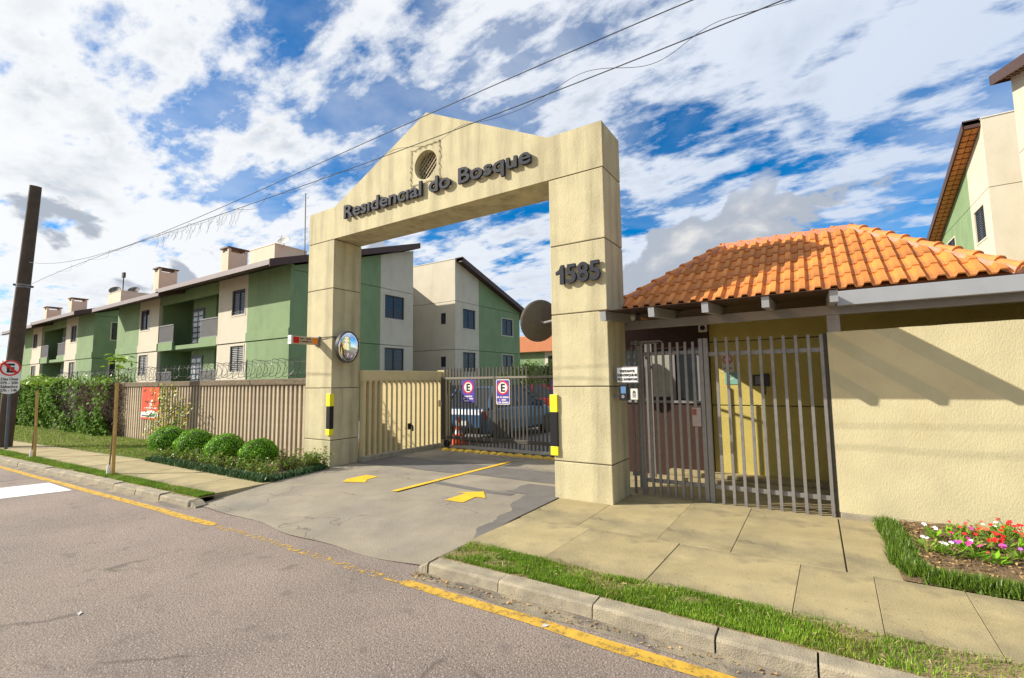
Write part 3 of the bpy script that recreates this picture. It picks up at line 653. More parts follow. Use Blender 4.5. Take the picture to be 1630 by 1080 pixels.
# ================================================================== PRECAST FENCE on the left
FY = .30
pf = thing('precast_fence', (-12, FY, 0), 'brown weathered concrete slat fence with a mossy coping along the street', 'fence')
sl_me = MB().prism([(-.038, 0), (.038, 0), (.032, .17), (-.032, .17)], lambda u, v, w: (u, v, w), -.02, 1.60).mesh('slat', fence_m)
x = -5.83; k = 0
while x > -34:
    place('slat', sl_me, Matrix.Translation((x, FY-.05, random.uniform(-.01, .01))), pf); x -= .166; k += 1
xx = -5.78
while xx > -34:
    MB().box(xx-2.49, xx, FY-.085, FY+.085, 1.585, 1.73).build('coping', coping_m, pf, bevel=.02); xx -= 2.5
MB().box(-34, -5.78, FY+.135, FY+.16, 0, 1.60).build('gap_shade_sheet', mat('gap_shade', (.10, .075, .05), .95, .3, 4), pf)  # dark sheet added behind the slats, stands in for shade in the gaps
# razor wire coil above it
rw = thing('razor_wire', (-14, FY, 1.73), 'coil of rusty razor wire on thin posts above the concrete fence', 'razor wire')
pts = []; T = 62; r0 = .205
for i in range(T*20):
    t = i/20; th = t*2*math.pi; pts.append((-5.95-t*.27+.11*math.cos(2*th), FY+.03+r0*.75*math.cos(th), 1.98+r0*(1+.10*math.sin(t*1.7))*math.sin(th)))
MB().tube(pts, .0065, 3, False).build('coil', razor_m, rw)
mb = MB()
for i in range(0, len(pts), 4):
    p = Vector(pts[i]); mb.bar(p+Vector((-.016, 0, -.010)), p+Vector((.016, 0, .010)), .010, .004)
mb.build('barbs', razor_m, rw)
for x in np.arange(-6.2, -23, -2.4): MB().tube([(x, FY, 1.70), (x, FY, 2.22)], .013, 6).build('post', razor_m, rw)
for z in (1.86, 2.10): MB().tube([(-5.8, FY, z), (-23, FY, z+.01)], .004, 4).build('strand', razor_m, rw)
# red banner
bf = front(FY-.065); a = ony(227, 617, FY-.065); b = ony(251.5, 669, FY-.065)
bn = thing('sale_banner', ((a.x+b.x)/2, FY-.07, b.z), 'red sale banner with white lower strip tied to the concrete fence', 'banner')
u0, u1, v0, v1 = a.x, b.x, b.z, a.z; h = v1-v0; w = u1-u0
mb = MB(); bx = lambda m, nm, a0, a1, b0, b1, c: (lambda q: (bf.box(q, u0+w*a0, u0+w*a1, v0+h*b0, v0+h*b1, c, c+.004), q.build(nm, m, bn)))(MB())
bred = mat('banner_red', (.62, .06, .012), .6, .08, 4)
bx(bred, 'sheet', 0, 1, 0, 1, 0); bx(white_m, 'white_strip', .0, 1, .06, .225, .0045)
MB().prism([(u0, v0+h*.2), (u0+w, v0+h*.2), (u0+w, v0+h*.21), (u0+w*.65, v0+h*.29), (u0+w*.3, v0+h*.25)], lambda p, q, r: bf(p, q, r), .0085, .010).build('white_swoosh', white_m, bn)
tb = text_mb(bf, '3x', .20, u0+w*.55, v0+h*.40, .008, .004, .008); t2 = strokes(bf, u0+w*.55, v0+h*.335, w*.7, .04, .005, 16); tb.add(t2.v, t2.f); tb.build('lettering', white_m, bn)
MB().tube([bf(u0+w*(.22+.6*t), v0+h*(.545+.03*math.sin(t*26)), .008) for t in np.linspace(0, 1, 50)], .008, 4).build('script', mat('banner_script', (.10, .02, .01), .6, 0), bn)
strokes(bf, u0+w*.5, v0+h*.085, w*.86, .05, .009, 15).build('lettering', mat('banner_navy', (.05, .06, .14), .6, 0), bn)
MB().prism([(u0+w*.62, v0+h*.12), (u0+w*.72, v0+h*.19), (u0+w*.88, v0+h*.19), (u0+w*.82, v0+h*.12)], lambda p, q, r: bf(p, q, r), .010, .012).build('green_mark', mat('banner_green', (.03, .20, .08), .6, 0), bn)
MB().prism([(u0+w*.10, v0+h*.86), (u0+w*.25, v0+h*.90), (u0+w*.25, v0+h*.94), (u0+w*.10, v0+h*.90)], lambda p, q, r: bf(p, q, r), .005, .008).build('corner_mark', sblack_m, bn)

# ================================================================== GUARDHOUSE
gh = thing('guardhouse', (2.6, 2.4, 0), 'small mustard guardhouse with orange tiled hip roof beside the arch', 'guardhouse')
GW = 2.3
for z0, z1 in ((-.1, 1.165), (1.18, 2.185), (2.20, 2.95)):
    MB().box(1.69, 8.0, GW, GW+.18, z0, z1).build('wall', guard_m, gh, bevel=.006)
MB().box(1.70, 7.99, GW+.03, GW+.17, -.1, 2.94).build('wall_core', groove_m, gh)
MB().box(1.54, 1.685, GW-.06, GW+.14, -.05, 2.6).build('door_jamb', brownwall_m, gh)
MB().box(.20, 1.535, GW, GW+.14, -.05, 1.20).build('brown_panel', brownwall_m, gh)
MB().box(.20, 1.535, GW-.01, GW+.15, 2.12, 2.62).build('head_panel', brownwall_m, gh)
MB().box(.20, 1.535, GW-.03, GW+.10, 1.2, 1.24).build('window_sill', grey_m, gh)
wn = MB().box(.22, 1.53, GW+.06, GW+.075, 1.24, 2.12).build('window', glass_m, gh)
for x in (.23, .62, 1.10, 1.50): MB().box(x-.02, x+.02, GW+.03, GW+.10, 1.24, 2.12).build('mullion', grey_m, wn)
MB().box(.7, 1.05, GW+.045, GW+.058, 1.30, 2.05).build('pale_pane', mat('pale_pane', (.32, .33, .28), .2, .1, 3), wn)
MB().box(.2, 8, GW+.18, GW+3.0, -.1, 2.5).build('rear_room', guard_m, gh)
MB().box(1.0, 8, 1.86, GW, -.05, .06).build('step', walk_m, gh, bevel=.01); MB().box(1.0, 8, 2.02, GW-.001, .062, .12).build('step', walk_m, gh, bevel=.01)
# pergola beam, post, rafters
BY = .80
MB().box(.72, 9.0, BY-.05, BY+.05, 2.33, 2.445).build('beam', rafter_m, gh, bevel=.006)
MB().box(3.27, 3.40, BY-.045, BY+.045, 2.10, 2.33).build('post', rafter_m, gh, bevel=.006)
YE, ZE = .63, 2.605; YR = 2.35
A_ = ony(1150, 398, YR); B_ = ony(1355, 364, YR); ZR = (A_.z+B_.z)/2; PT = (ZR-ZE)/(YR-YE)
def onplane(x, y):
    d = _ray(x, y); t = (ZE+PT*(CAM[1]-YE)-CAM[2])/(d[2]-PT*d[1]); return Vector(CAM+d*t)
H0 = onplane(1000, 479); H1 = onplane(1595, 424)
def xhip(Pr, Ph, y): return Pr.x+(Ph.x-Pr.x)*(y-Pr.y)/(Ph.y-Pr.y)
XL = xhip(A_, H0, YE); XRt = xhip(B_, H1, YE); YB = 2*YR-YE+.8
raf = MB().box(-.035, .035, 0, 1.45, 0, .115).mesh('rafter', rafter_m)
rcap = MB().box(-.036, .036, -.004, 0, -.001, .116).mesh('rafter_cap', gutter_metal_m)
for i in range(5):
    x = .90+.605*i; y = -.30+.012*i; RM = Matrix.Translation((x, y, 2.35)) @ Matrix.Rotation(R(4.3), 4, 'X'); r_ = place('rafter', raf, RM, gh); place('rafter_cap', rcap, RM, r_)
MB().box(3.375, 10, .545, .635, 2.405, 2.572).build('gutter', gutter_metal_m, gh, bevel=.006)
poly_m = mat('bronze_sheet', (.10, .055, .04), .3, .05, 6)
nt = poly_m.node_tree; tr = nt.nodes.new('ShaderNodeBsdfTransparent'); tr.inputs[0].default_value = (.55, .46, .38, 1); mx = nt.nodes.new('ShaderNodeMixShader'); mx.inputs[0].default_value = .55
nt.links.new(nt.nodes['Principled BSDF'].outputs[0], mx.inputs[1]); nt.links.new(tr.outputs[0], mx.inputs[2]); nt.links.new(mx.outputs[0], nt.nodes['Material Output'].inputs[0])
MB().hexa([(x, y, z+h) for h in (0, .008) for y, z in ((-.32, 2.468), (.80, 2.552)) for x in (.845, 3.36)]).build('canopy_sheet', poly_m, gh)
MB().box(.86, 9.6, .66, 2.3, 2.585, 2.60).build('soffit', mat('soffit_board', (.10, .06, .045), .7, .1), gh)
# roof deck (what carries the tiles)
RL = Vector((A_.x, YR, ZR-.03)); RRt = Vector((B_.x, YR, ZR-.03)); e = [Vector((XL, YE+.02, ZE-.005)), Vector((XRt, YE+.02, ZE-.005)), Vector((XRt, YB, ZE-.005)), Vector((XL, YB, ZE-.005))]
roof = MB().add([*e, RL, RRt], [(0, 1, 5, 4), (1, 2, 5), (2, 3, 4, 5), (3, 0, 4), (3, 2, 1, 0)]).build('roof', rooftile_m, gh)
# tiles: one shared interlocking profile, cut where they meet the hips
TW = .155; NR = 6; SL = math.hypot(YR-YE, ZR-ZE); EX = SL/NR
TH = math.atan2(ZR-ZE, YR-YE)
def tile_mesh():
    prof = [(0, .012), (.050, .012), (.065, .020), (.078, .053), (.135, .053), (.149, .022), (.158, .012)]
    mb = MB(); n = len(prof); Lr = EX+.035; vs = []
    for s_, lift in ((0, .018), (Lr*.5, .009), (Lr, 0)):
        for u, h in prof: vs.append((u, s_, h+lift))
    for u, h in prof: vs.append((u, 0, h+.018-.016))
    fs = [(i*n+k, i*n+k+1, (i+1)*n+k+1, (i+1)*n+k) for i in range(2) for k in range(n-1)]+[(3*n+k, 3*n+k+1, k+1, k) for k in range(n-1)]
    mb.add(vs, fs); return mb.mesh('tile', tile_m)
tme = tile_mesh()
sdir = Vector((0, math.cos(TH), math.sin(TH))); ndir = Vector((0, -math.sin(TH), math.cos(TH)))
ncol = int((XRt-XL)/TW)+1
for r in range(NR):
    for cidx in range(-1, ncol+1):
        x0 = XL+cidx*TW; o = Vector((x0, YE, ZE))+sdir*(r*EX-.02)
        ylo = o.y; yhi = o.y+sdir.y*(EX+.035)
        l_lo, l_hi = xhip(A_, H0, ylo), xhip(A_, H0, min(yhi, YR)); r_lo, r_hi = xhip(B_, H1, ylo), xhip(B_, H1, min(yhi, YR))
        if x0+TW < l_lo+.01 or x0 > r_lo-.01: continue
        M = Matrix(((1, 0, 0, o.x), (0, sdir.y, ndir.y, o.y), (0, sdir.z, ndir.z, o.z), (0, 0, 0, 1)))
        if x0 >= l_hi and x0+TW <= r_hi: t_ = place('tile', tme, M, roof)
        else:
            bm = bmesh.new(); bm.from_mesh(tme); bm.transform(M)
            for (Pr, Ph, sgn) in ((A_, H0, 1), (B_, H1, -1)):
                dv = Vector((Ph.x-Pr.x, Ph.y-Pr.y, 0)).normalized(); nn = Vector((-dv.y, dv.x, 0))
                if (Vector(((A_.x+B_.x)/2, YE, 0))-Vector((Pr.x, Pr.y, 0))).dot(nn) < 0: nn = -nn
                bmesh.ops.bisect_plane(bm, geom=bm.verts[:]+bm.edges[:]+bm.faces[:], plane_co=(Pr.x, Pr.y, 0), plane_no=nn, clear_inner=True)
            if len(bm.faces) > 1:
                bm.transform(M.inverted()); me = bpy.data.meshes.new('tile'); bm.to_mesh(me); me.materials.append(tile_m); place('tile', me, M, roof)
            bm.free()
def cap_run(P0, P1, n, r, over=1.12):
    d = (P1-P0); Ls = d.length/n; d.normalize(); up = Vector((0, 0, 1)); s_ = d.cross(up).normalized(); u = s_.cross(d)
    for i in range(n):
        a = P0+d*Ls*i; mb = MB(); K = 9; vs = []
        for t, rr2, lf in ((0, r*1.12, .016), (.14, r*1.12, .014), (.16, r*1.0, .008), (over, r*.92, -.004)):
            for k in range(K+1):
                th = math.pi*k/K; vs.append(a+d*Ls*t+s_*math.cos(th)*rr2+u*(math.sin(th)*rr2*.8+lf))
        fs = [(q*(K+1)+k, q*(K+1)+k+1, (q+1)*(K+1)+k+1, (q+1)*(K+1)+k) for q in range(3) for k in range(K)]; fs.append(tuple(range(K+1)))
        mb.add(vs, fs); mb.build('ridge_tile', cap_m, roof, smooth=False)
    mb = MB(); mb.bar(P0-u*.02, P1-u*.02, r*2.5, .07); mb.build('mortar', mortar_m, roof)
up_ = Vector((0, 0, .035))
Cl = Vector((XL, YE, ZE)); Cr = Vector((XRt, YE, ZE)); Ar = Vector((A_.x, YR, ZR)); Brr = Vector((B_.x, YR, ZR))
cap_run(Cl+up_, Ar+up_, 8, .062); cap_run(Cr+up_, Brr+up_, 10, .062); cap_run(Ar+up_*1.1, Brr+up_*1.1, 7, .05)
cap_run(Vector((XL, YB, ZE))+up_, Ar+up_, 8, .06); cap_run(Vector((XRt, YB, ZE))+up_, Brr+up_, 10, .06)
# fittings on the guardhouse wall
gf = front(GW)
nt_ = thing('no_smoking_notice', (1.95, GW-.01, 1.75), 'small white no smoking notice on the mustard guardhouse wall', 'sign')
q = MB(); gf.box(q, 1.865, 2.04, 1.70, 2.01, .001, .005); q.build('sheet', offwhite_m, nt_)
ring_mb(gf, 1.952, 1.90, .058, .075, .005, .009).build('red_ring', red_m, nt_); q = MB().bar(gf(1.91, 1.94, .007), gf(1.995, 1.86, .007), .014, .004, (0, 1, 0)); q.build('red_slash', red_m, nt_)
q = strokes(gf, 1.952, 1.755, .13, .016, .0055, 11); q.build('lettering', sblack_m, nt_)
n2 = thing('green_notice', (2.01, GW-.01, 1.50), 'pale green notice plate fixed below the no smoking sign', 'sign')
q = MB(); gf.box(q, 1.90, 2.115, 1.505, 1.755 - .06, .006, .011); q.build('plate', mat('notice_green', (.20, .42, .33), .5, .1, 10), n2); ring_mb(gf, 2.0, 1.62, .028, .040, .011, .014).build('emblem', offwhite_m, n2)
it = thing('wall_intercom', (2.36, GW-.03, 1.5), 'grey intercom panel in a black surround on the guardhouse wall', 'intercom')
q = MB(); gf.box(q, 2.30, 2.42, 1.48, 1.65, .001, .03); q.build('surround', black_m, it, bevel=.005); q = MB(); gf.box(q, 2.335, 2.405, 1.50, 1.63, .03, .038); q.build('panel', grey_m, it, bevel=.003)
ip = thing('wall_phone', (2.48, GW-.05, 1.35), 'black wall phone with hanging handset beside the grey intercom', 'telephone')
q = MB(); gf.box(q, 2.43, 2.53, 1.47, 1.66, .001, .05); q.build('body', black_m, ip, bevel=.01); MB().tube([gf(2.46, 1.50, .05), gf(2.45, 1.42, .05), gf(2.462, 1.34, .03), gf(2.47, 1.45, .02)], .006, 5).build('cord', black_m, ip)
fl = thing('floodlight', (1.6, GW-.1, 2.35), 'small square cream floodlight under the guardhouse eaves', 'floodlight')
q = MB(); gf.box(q, 1.555, 1.69, 2.36, 2.495, .08, .13); q.build('housing', offwhite_m, fl, bevel=.008); disc_mb(gf, 1.622, 2.425, .04, .13, .136, 20).build('lens', black_m, fl); MB().tube([gf(1.62, 2.43, .08), gf(1.62, 2.43, .0)], .015, 6).build('arm', grey_m, fl)
bl = thing('bulkhead_lamp', (.83, .60, 2.45), 'round white bulkhead lamp under the first rafter beside the arch', 'lamp')
MB().lathe([(.05, -.02), (.055, 0), (.045, .04), (.02, .06), (.001, .065)], 18, lambda a, b, h: (.93+a, .72-h, 2.50+b)).build('globe', mat('opal', (.55, .53, .5), .3, 0), bl, smooth=True); MB().box(.87, .99, .72, .745, 2.447, 2.56).build('base', grey_m, bl)

# pedestrian gate and fixed grille
PY = .80
fg = thing('fixed_grille', (2.6, PY, 0), 'fixed steel bar grille between the pedestrian gate and the cream wall', 'grille')
bme = MB().box(-.017, .017, -.017, .017, .0, 2.14).mesh('bar', bar_m)
for i in range(10): place('bar', bme, Matrix.Translation((2.035+i*.1295, PY-.03, .0-.004*i+random.uniform(-.004, .004))), fg)
for z in (.17, 1.90): MB().box(1.93, 3.26, PY-.012, PY+.03, z, z+.055).build('rail', bar_m, fg, bevel=.003)
MB().box(1.875, 1.935, PY-.045, PY+.02, -.02, 2.14).build('post', bar_m, fg, bevel=.004)
MB().box(3.225, 3.26, PY-.02, PY+.02, -.02, 2.12).build('post', dark_steel_m, fg)
pg = thing('pedestrian_gate', (1.4, PY, 0), 'steel bar pedestrian gate with lock box beside the numbered pillar', 'gate')
bm2 = MB().box(-.016, .016, -.016, .016, .02, 2.11).mesh('bar', bar_m)
for i in range(8): place('bar', bm2, Matrix.Translation((1.04+i*.1005, PY-.03, -.005+random.uniform(-.004, .004))), pg)
MB().box(1.815, 1.868, PY-.045, PY+.015, .0, 2.14).build('lock_stile', bar_m, pg, bevel=.004)
for z in (.17, 1.94): MB().box(1.0, 1.815, PY-.012, PY+.028, z, z+.05).build('rail', bar_m, pg, bevel=.003)
MB().tube([(1.04, PY-.03, 2.10), (1.045, PY-.03, 2.13), (1.06, PY-.03, 2.14), (1.30, PY-.03, 2.14), (1.33, PY-.03, 2.13), (1.34, PY-.03, 2.08)], .012, 6).build('top_hoop', bar_m, pg)
lk = MB().box(1.70, 1.815, PY-.075, PY-.02, .97, 1.22).build('lock_box', mat('lock_steel', (.36, .30, .27), .4, .1, 20, metal=.6), pg, bevel=.006)
MB().box(1.71, 1.76, PY-.08, PY-.0745, 1.12, 1.20).build('lock_plate', mat('lock_label', (.25, .08, .06), .6, .1), lk)
sg2 = thing('side_grille', (.92, PY, 0), 'narrow fixed bar panel joining the pedestrian gate to the arch pillar', 'grille')
for x, yy in ((.88, PY), (.955, PY+.02), (1.005, PY-.035), (.93, PY+.55), (.93, PY+.8)): place('bar', bm2, Matrix.Translation((x, yy, .06 if yy > .8 else -.03)), sg2)
for z in (.24, 1.86): MB().box(.842, 1.02, PY-.01, PY+.03, z, z+.05).build('rail', bar_m, sg2)
MB().box(.855, 1.25, PY+.05, PY+.09, 2.11, 2.16).build('top_arm', bar_m, sg2)
vf = front(.12)
def vpx(x, y): return ony(x, y, .12)
vs_ = thing('visitor_sign', (.95, .12, 1.55), 'white framed visitor notice board on the bars beside the numbered pillar', 'sign')
a = vpx(981.5, 584.5); b = vpx(1017.5, 610)
q = MB(); vf.box(q, a.x, b.x, b.z, a.z, .0, .02); q.build('board', grey_m, vs_, bevel=.004); q = MB(); vf.box(q, a.x+.014, b.x-.014, b.z+.014, a.z-.014, .02, .023); q.build('face', white_m, vs_)
tb = MB(); cu = (a.x+b.x)/2
for t, v in (('VISITANTE', .72), ('IDENTIFIQUE-SE', .47), ('PELO INTERFONE', .22)):
    q = text_mb(vf, t, .042, cu, b.z+(a.z-b.z)*v-.012, .025, .003, .002); mu = max(abs(p[0]-cu) for p in q.v); k = min(1, (b.x-a.x)*.44/mu); tb.add([(cu+(p[0]-cu)*k, p[1], p[2]) for p in q.v], q.f)
tb.build('lettering', sblack_m, vs_)
ic = thing('video_intercom', (.92, .1, 1.33), 'black video intercom with lit blue screen under the visitor notice', 'intercom')
a = vpx(987, 612); b = vpx(1001.5, 637.5)
q = MB(); vf.box(q, a.x, b.x, b.z, a.z, .005, .06); q.build('body', black_m, ic, bevel=.006); q = MB(); vf.box(q, a.x+.03, b.x-.02, b.z+.09, a.z-.03, .06, .063); q.build('screen', mat('screen_blue', (.10, .22, .42), .1, .3, 12), ic); disc_mb(vf, (a.x+b.x)/2, b.z+.05, .022, .06, .066, 16).build('button', grey_m, ic)
kp = thing('keypad', (1.05, .1, 1.33), 'small white access keypad next to the black video intercom', 'keypad')
a = vpx(1005, 619); b = vpx(1017, 636.5)
q = MB(); vf.box(q, a.x, b.x, b.z, a.z, .005, .04); q.build('body', offwhite_m, kp, bevel=.005); disc_mb(vf, (a.x+b.x)/2, a.z-.04, .015, .04, .044, 14).build('button', dark_steel_m, kp)
MB().box(.839, 1.15, .135, .16, 1.36, 1.40).build('mounting_arm', grey_m, vs_); MB().box(.839, 1.15, .135, .16, 1.62, 1.66).build('mounting_arm', grey_m, vs_); MB().box(1.0, 1.03, .1353, .1597, 1.30, 1.80).build('upright', grey_m, vs_)
q = MB()
for i in range(4): vf.box(q, a.x+.025, b.x-.025, b.z+.03+.018*i, b.z+.042+.018*i, .04, .043)
q.build('grille_slots', grey_m, kp)
# boundary wall on the right
bw = thing('boundary_wall', (6, .85, 0), 'rough cream plastered boundary wall behind the flower bed', 'wall')
mb = MB(); n = 40; vs = []
for i in range(n+1):
    x = 3.262+(9.5-3.262)*i/n; zt = 2.125+.035*(x-3.26)/1.6*.6+random.uniform(-.004, .006)
    vs += [(x, .75, .06), (x, .75, zt), (x, .90, zt+random.uniform(-.003, .003)), (x, .90, .06)]
mb.add(vs, [(4*i+k, 4*i+(k+1) % 4, 4*i+4+(k+1) % 4, 4*i+4+k) for i in range(n) for k in range(4)]+[(0, 1, 2, 3), (4*n, 4*n+1, 4*n+2, 4*n+3)]); mb.build('wall_face', wall_m, bw)
MB().box(3.27, 9.5, .735, .91, -.05, .058).build('footing', kerb_m, bw, bevel=.01)

# ================================================================== APARTMENT BLOCKS
def wallgrid(fr, u0, u1, v0, v1, ops, th=.16, mb=None):
    mb = mb or MB(); us = sorted({u0, u1, *[q for o in ops for q in o[:2] if u0 < q < u1]})
    for a, b in zip(us, us[1:]):
        vs = [v0]
        for o in sorted(ops, key=lambda o: o[2]):
            if o[0] <= a+1e-6 and o[1] >= b-1e-6 and o[2] < v1 and o[3] > v0: vs += [max(o[2], v0), min(o[3], v1)]
        vs.append(v1)
        for c, d in zip(vs[::2], vs[1::2]):
            if d-c > 1e-4: fr.box(mb, a, b, c, d, -th, 0)
    return mb
def window(fr, op, parent, shutter=shut_m, sill=True, frame=None, slats=True):
    u0, u1, v0, v1 = op; w_ = MB(); fm = frame or shut_m
    for a, b, c, d in ((u0, u1, v0, v0+.05), (u0, u1, v1-.05, v1), (u0, u0+.05, v0+.05, v1-.05), (u1-.05, u1, v0+.05, v1-.05), ((u0+u1)/2-.03, (u0+u1)/2+.03, v0+.05, v1-.05)): fr.box(w_, a, b, c, d, -.07, -.03)
    w = w_.build('window', fm, parent)
    q = MB(); fr.box(q, u0+.04, u1-.04, v0+.04, v1-.04, -.085, -.072); q.build('pane', glass_m, w)
    if slats:
        q = MB(); n = 13; um = (u0+u1)/2
        for k in range(n):
            z = v0+.07+(v1-v0-.14)*k/(n-1); fr.box(q, u0+.055, (um-.035 if slats == 1 else u1-.055), z-.018, z+.018, -.068, -.05)
        q.build('shutter', shutter, w)
    if sill:
        q = MB()
        for a, b, c, d in ((u0-.07, u1+.07, v0-.07, v0-.001), (u0-.07, u0-.001, v0, v1), (u1+.001, u1+.07, v0, v1), (u0-.07, u1+.07, v1+.001, v1+.06)): fr.box(q, a, b, c, d, -.02, .018)
        q.build('surround', cream_m, w)
PR = .32
def half_roof(parent, x0, x1, ye, yr, ze, z0, oh=.5, lift=0., under=False):
    """one pitch from the eave at ye up to the ridge at yr (either direction); ze = wall height at the eave"""
    s_ = 1 if yr > ye else -1; ya = ye-s_*1.2; yb = yr+s_*.12; fz = lambda y: z0+ze+lift+PR*(y-ye)*s_; th = .17
    r_ = MB().prism([(ya, fz(ya)+.03), (yb, fz(yb)+.03), (yb, fz(yb)+th), (ya, fz(ya)+th)], lambda a, b, c: (c, a, b), x0-oh+.03, x1+oh-.03).build('roof', rooftile_m, parent)
    MB().box(x0-oh+.03, x1+oh-.03, ya-s_*.035, ya-s_*.002, fz(ya)-.02, fz(ya)+th+.03).build('fascia', fascia_m, r_)
    if not under: MB().prism([(ya, fz(ya)-.03), (yb, fz(yb)-.03), (yb, fz(yb)+.028), (ya, fz(ya)+.028)], lambda a, b, c: (c, a, b), x0-oh+.03, x1+oh-.03).build('soffit', brown_m, r_)
    for xa, xb in ((x0-oh, x0-oh+.028), (x1+oh-.028, x1+oh)):
        MB().prism([(ya-s_*.03, fz(ya)-.10), (yb, fz(yb)-.10), (yb, fz(yb)+th+.05), (ya-s_*.03, fz(ya)+th+.05)], lambda a, b, c: (c, a, b), xa, xb).build('verge_board', brown_m, r_)
    MB().box(x0-oh, x1+oh, yb-.02 if s_ > 0 else yb, yb if s_ > 0 else yb+.02, fz(yb)-.10, fz(yb)+th+.05).build('ridge_board', brown_m, r_)
    if under:                                                # undersides of the clay tiles seen below the verge
        n = int(abs(yb-ya)/.33); tm = MB(); P = [(.0, -.13), (.09, -.13), (.115, -.165), (.155, -.165), (.18, -.13)]
        tm.prism([(0, 0), (.20, 0), (.20, -.03), (.15, -.055), (.05, -.055), (0, -.03)], lambda a, b, c: (a, c, b), 0, .26); tme_ = tm.mesh('tile', mat('tile_underside', (.50, .19, .05), .85, .2, 9, island=.3))
        al = math.atan(PR*s_)
        for k in range(n):
            y = ya+s_*(.06+k*.33)
            for c in range(2):
                place('tile', tme_, Matrix.Translation((x0-oh+.06+c*.215, y if s_ > 0 else y-.26, fz(y)+.025-(0 if s_ > 0 else 0))) @ Matrix.Rotation(al, 4, 'X'), r_)
            MB().box(x0-oh+.03, x0, y-.05, y-.01, fz(y)-.06, fz(y)+.03).build('batten', brown_m, r_)
    return r_
def block(name, x0, x1, y0, z0, label, seg, rear_off=.55, center=True, chim=(), tank=None, gside=1, under=False, mid=None, detail=True):
    """x0..x1 street front, y0 street wall; two half-gabled wings back to back"""
    b = thing(name, ((x0+x1)/2, y0, 0), label, 'building', 'apartment blocks of the estate')
    ff = front(y0); gw, cw = seg; Z = lambda z: z+z0
    zb = -z0 if z0 < 0 else -.1-z0
    J, JB, EV = 3.63, 4.07, 6.80; D = 7.5
    # street wall zones (from either end): green, cream with windows, recessed balconies
    for s_ in (0, 1):
        e = x0 if s_ == 0 else x1; sg_ = 1 if s_ == 0 else -1
        g0, g1 = sorted((e, e+sg_*gw)); c0, c1 = sorted((e+sg_*gw, e+sg_*(gw+cw)))
        for z_0, z_1 in ((zb, J-.015), (J+.015, EV+.1)):
            q = MB(); ff.box(q, g0, g1, Z(z_0), Z(z_1), -.16, 0); q.build('green_wall', green_m, b)
        wu = sorted((e+sg_*(gw+.22), e+sg_*(gw+1.42))); ops = [(wu[0], wu[1], Z(2.25), Z(3.48)), (wu[0], wu[1], Z(5.0), Z(6.24))]
        for z_0, z_1 in ((zb, J-.015), (J+.015, EV+.1)): wallgrid(ff, c0, c1, Z(z_0), Z(z_1), ops).build('cream_wall', cream_m, b)
        q = MB(); ff.box(q, min(g0, c0), max(g1, c1), Z(J+.02), Z(JB), 0, .045); q.build('string_band', green_m, b)
        q = MB(); ff.box(q, c0, c1, Z(J+.021), Z(JB-.001), .046, .05); q.build('string_band', cream_m, b)
        for i, o_ in enumerate(ops): window(ff, o_, b, shut_l_m if (i == 0) else shut_m, slats=2 if (i == 0 or s_ == 1) else 1)
    bx0, bx1 = x0+gw+cw, x1-gw-cw; m_ = (bx0+bx1)/2; rw_ = 1.9
    # balcony back walls and slab
    q = MB(); q.box(bx0, bx1, y0+1.7, y0+1.86, Z(zb), Z(EV+.5)); q.build('balcony_wall', dgreen_m, b)
    for xa in (bx0, bx1): q = MB().box(xa-.08, xa+.08, y0+.17, y0+1.7, Z(zb), Z(EV+.2)); q.build('side_wall', dgreen_m, b)
    q = MB().box(m_-1.3, m_+1.3, y0+.9, y0+1.69, Z(zb), Z(EV)); q.build('stair_core', dgreen_m, b)
    for z_ in (J, .95): MB().box(bx0+.081, bx1-.081, y0+.10, y0+1.69, Z(z_), Z(z_+.22)).build('balcony_slab', green_m, b)
    q = MB().box(bx0+.081, bx1-.081, y0+.02, y0+.16, Z(EV-.5), Z(EV+.1)); q.build('lintel', dgreen_m, b)
    for xa, xb in ((bx0+.085, bx0+rw_), (bx1-rw_, bx1-.085)):
        for z_ in (J, .95):
            MB().box(xa, xb, y0-.02, y0+.095, Z(z_-.02), Z(z_+.46)).build('parapet', green_m, b)
            rl = MB().box(xa, xb, y0+.0, y0+.07, Z(z_+1.40), Z(z_+1.46)).build('railing', grey_m, b)
            q = MB(); n = 16
            for k in range(n): t = xa+(xb-xa)*(k+.5)/n; q.box(t-.028, t+.028, y0+.025, y0+.045, Z(z_+.48), Z(z_+1.40))
            q.box(xa, xb, y0+.02, y0+.05, Z(z_+.47), Z(z_+.51)); q.build('balusters', grey_m, rl)
    for z_ in (J, .95):
        q = MB(); d0 = m_-1.25
        dr = MB().box(d0, d0+1.3, y0+.86, y0+.89, Z(z_+.24), Z(z_+2.35)).build('french_door', mat('door_blue', (.05, .06, .09), .4, .1), b)
        for k in range(6):
            for c in (0, 1): q.box(d0+.12+c*.6, d0+.58+c*.6, y0+.845, y0+.858, Z(z_+.4+k*.31), Z(z_+.62+k*.31))
        q.build('panes', mat('door_glass', (.42, .46, .48), .15, .1, 5), dr)
        MB().box(bx0+.5, bx0+1.6, y0+1.66, y0+1.69, Z(z_+.24), Z(z_+2.2)).build('balcony_door', glass_m, b)
    # wings
    yr1 = y0+D; yg0 = y0+D+3.1; yg1 = yg0+7.6; rx0, rx1 = x0-rear_off*(gside < 0), x1+rear_off*(gside > 0)
    top = lambda y, ye, s_: EV+PR*(y-ye)*s_
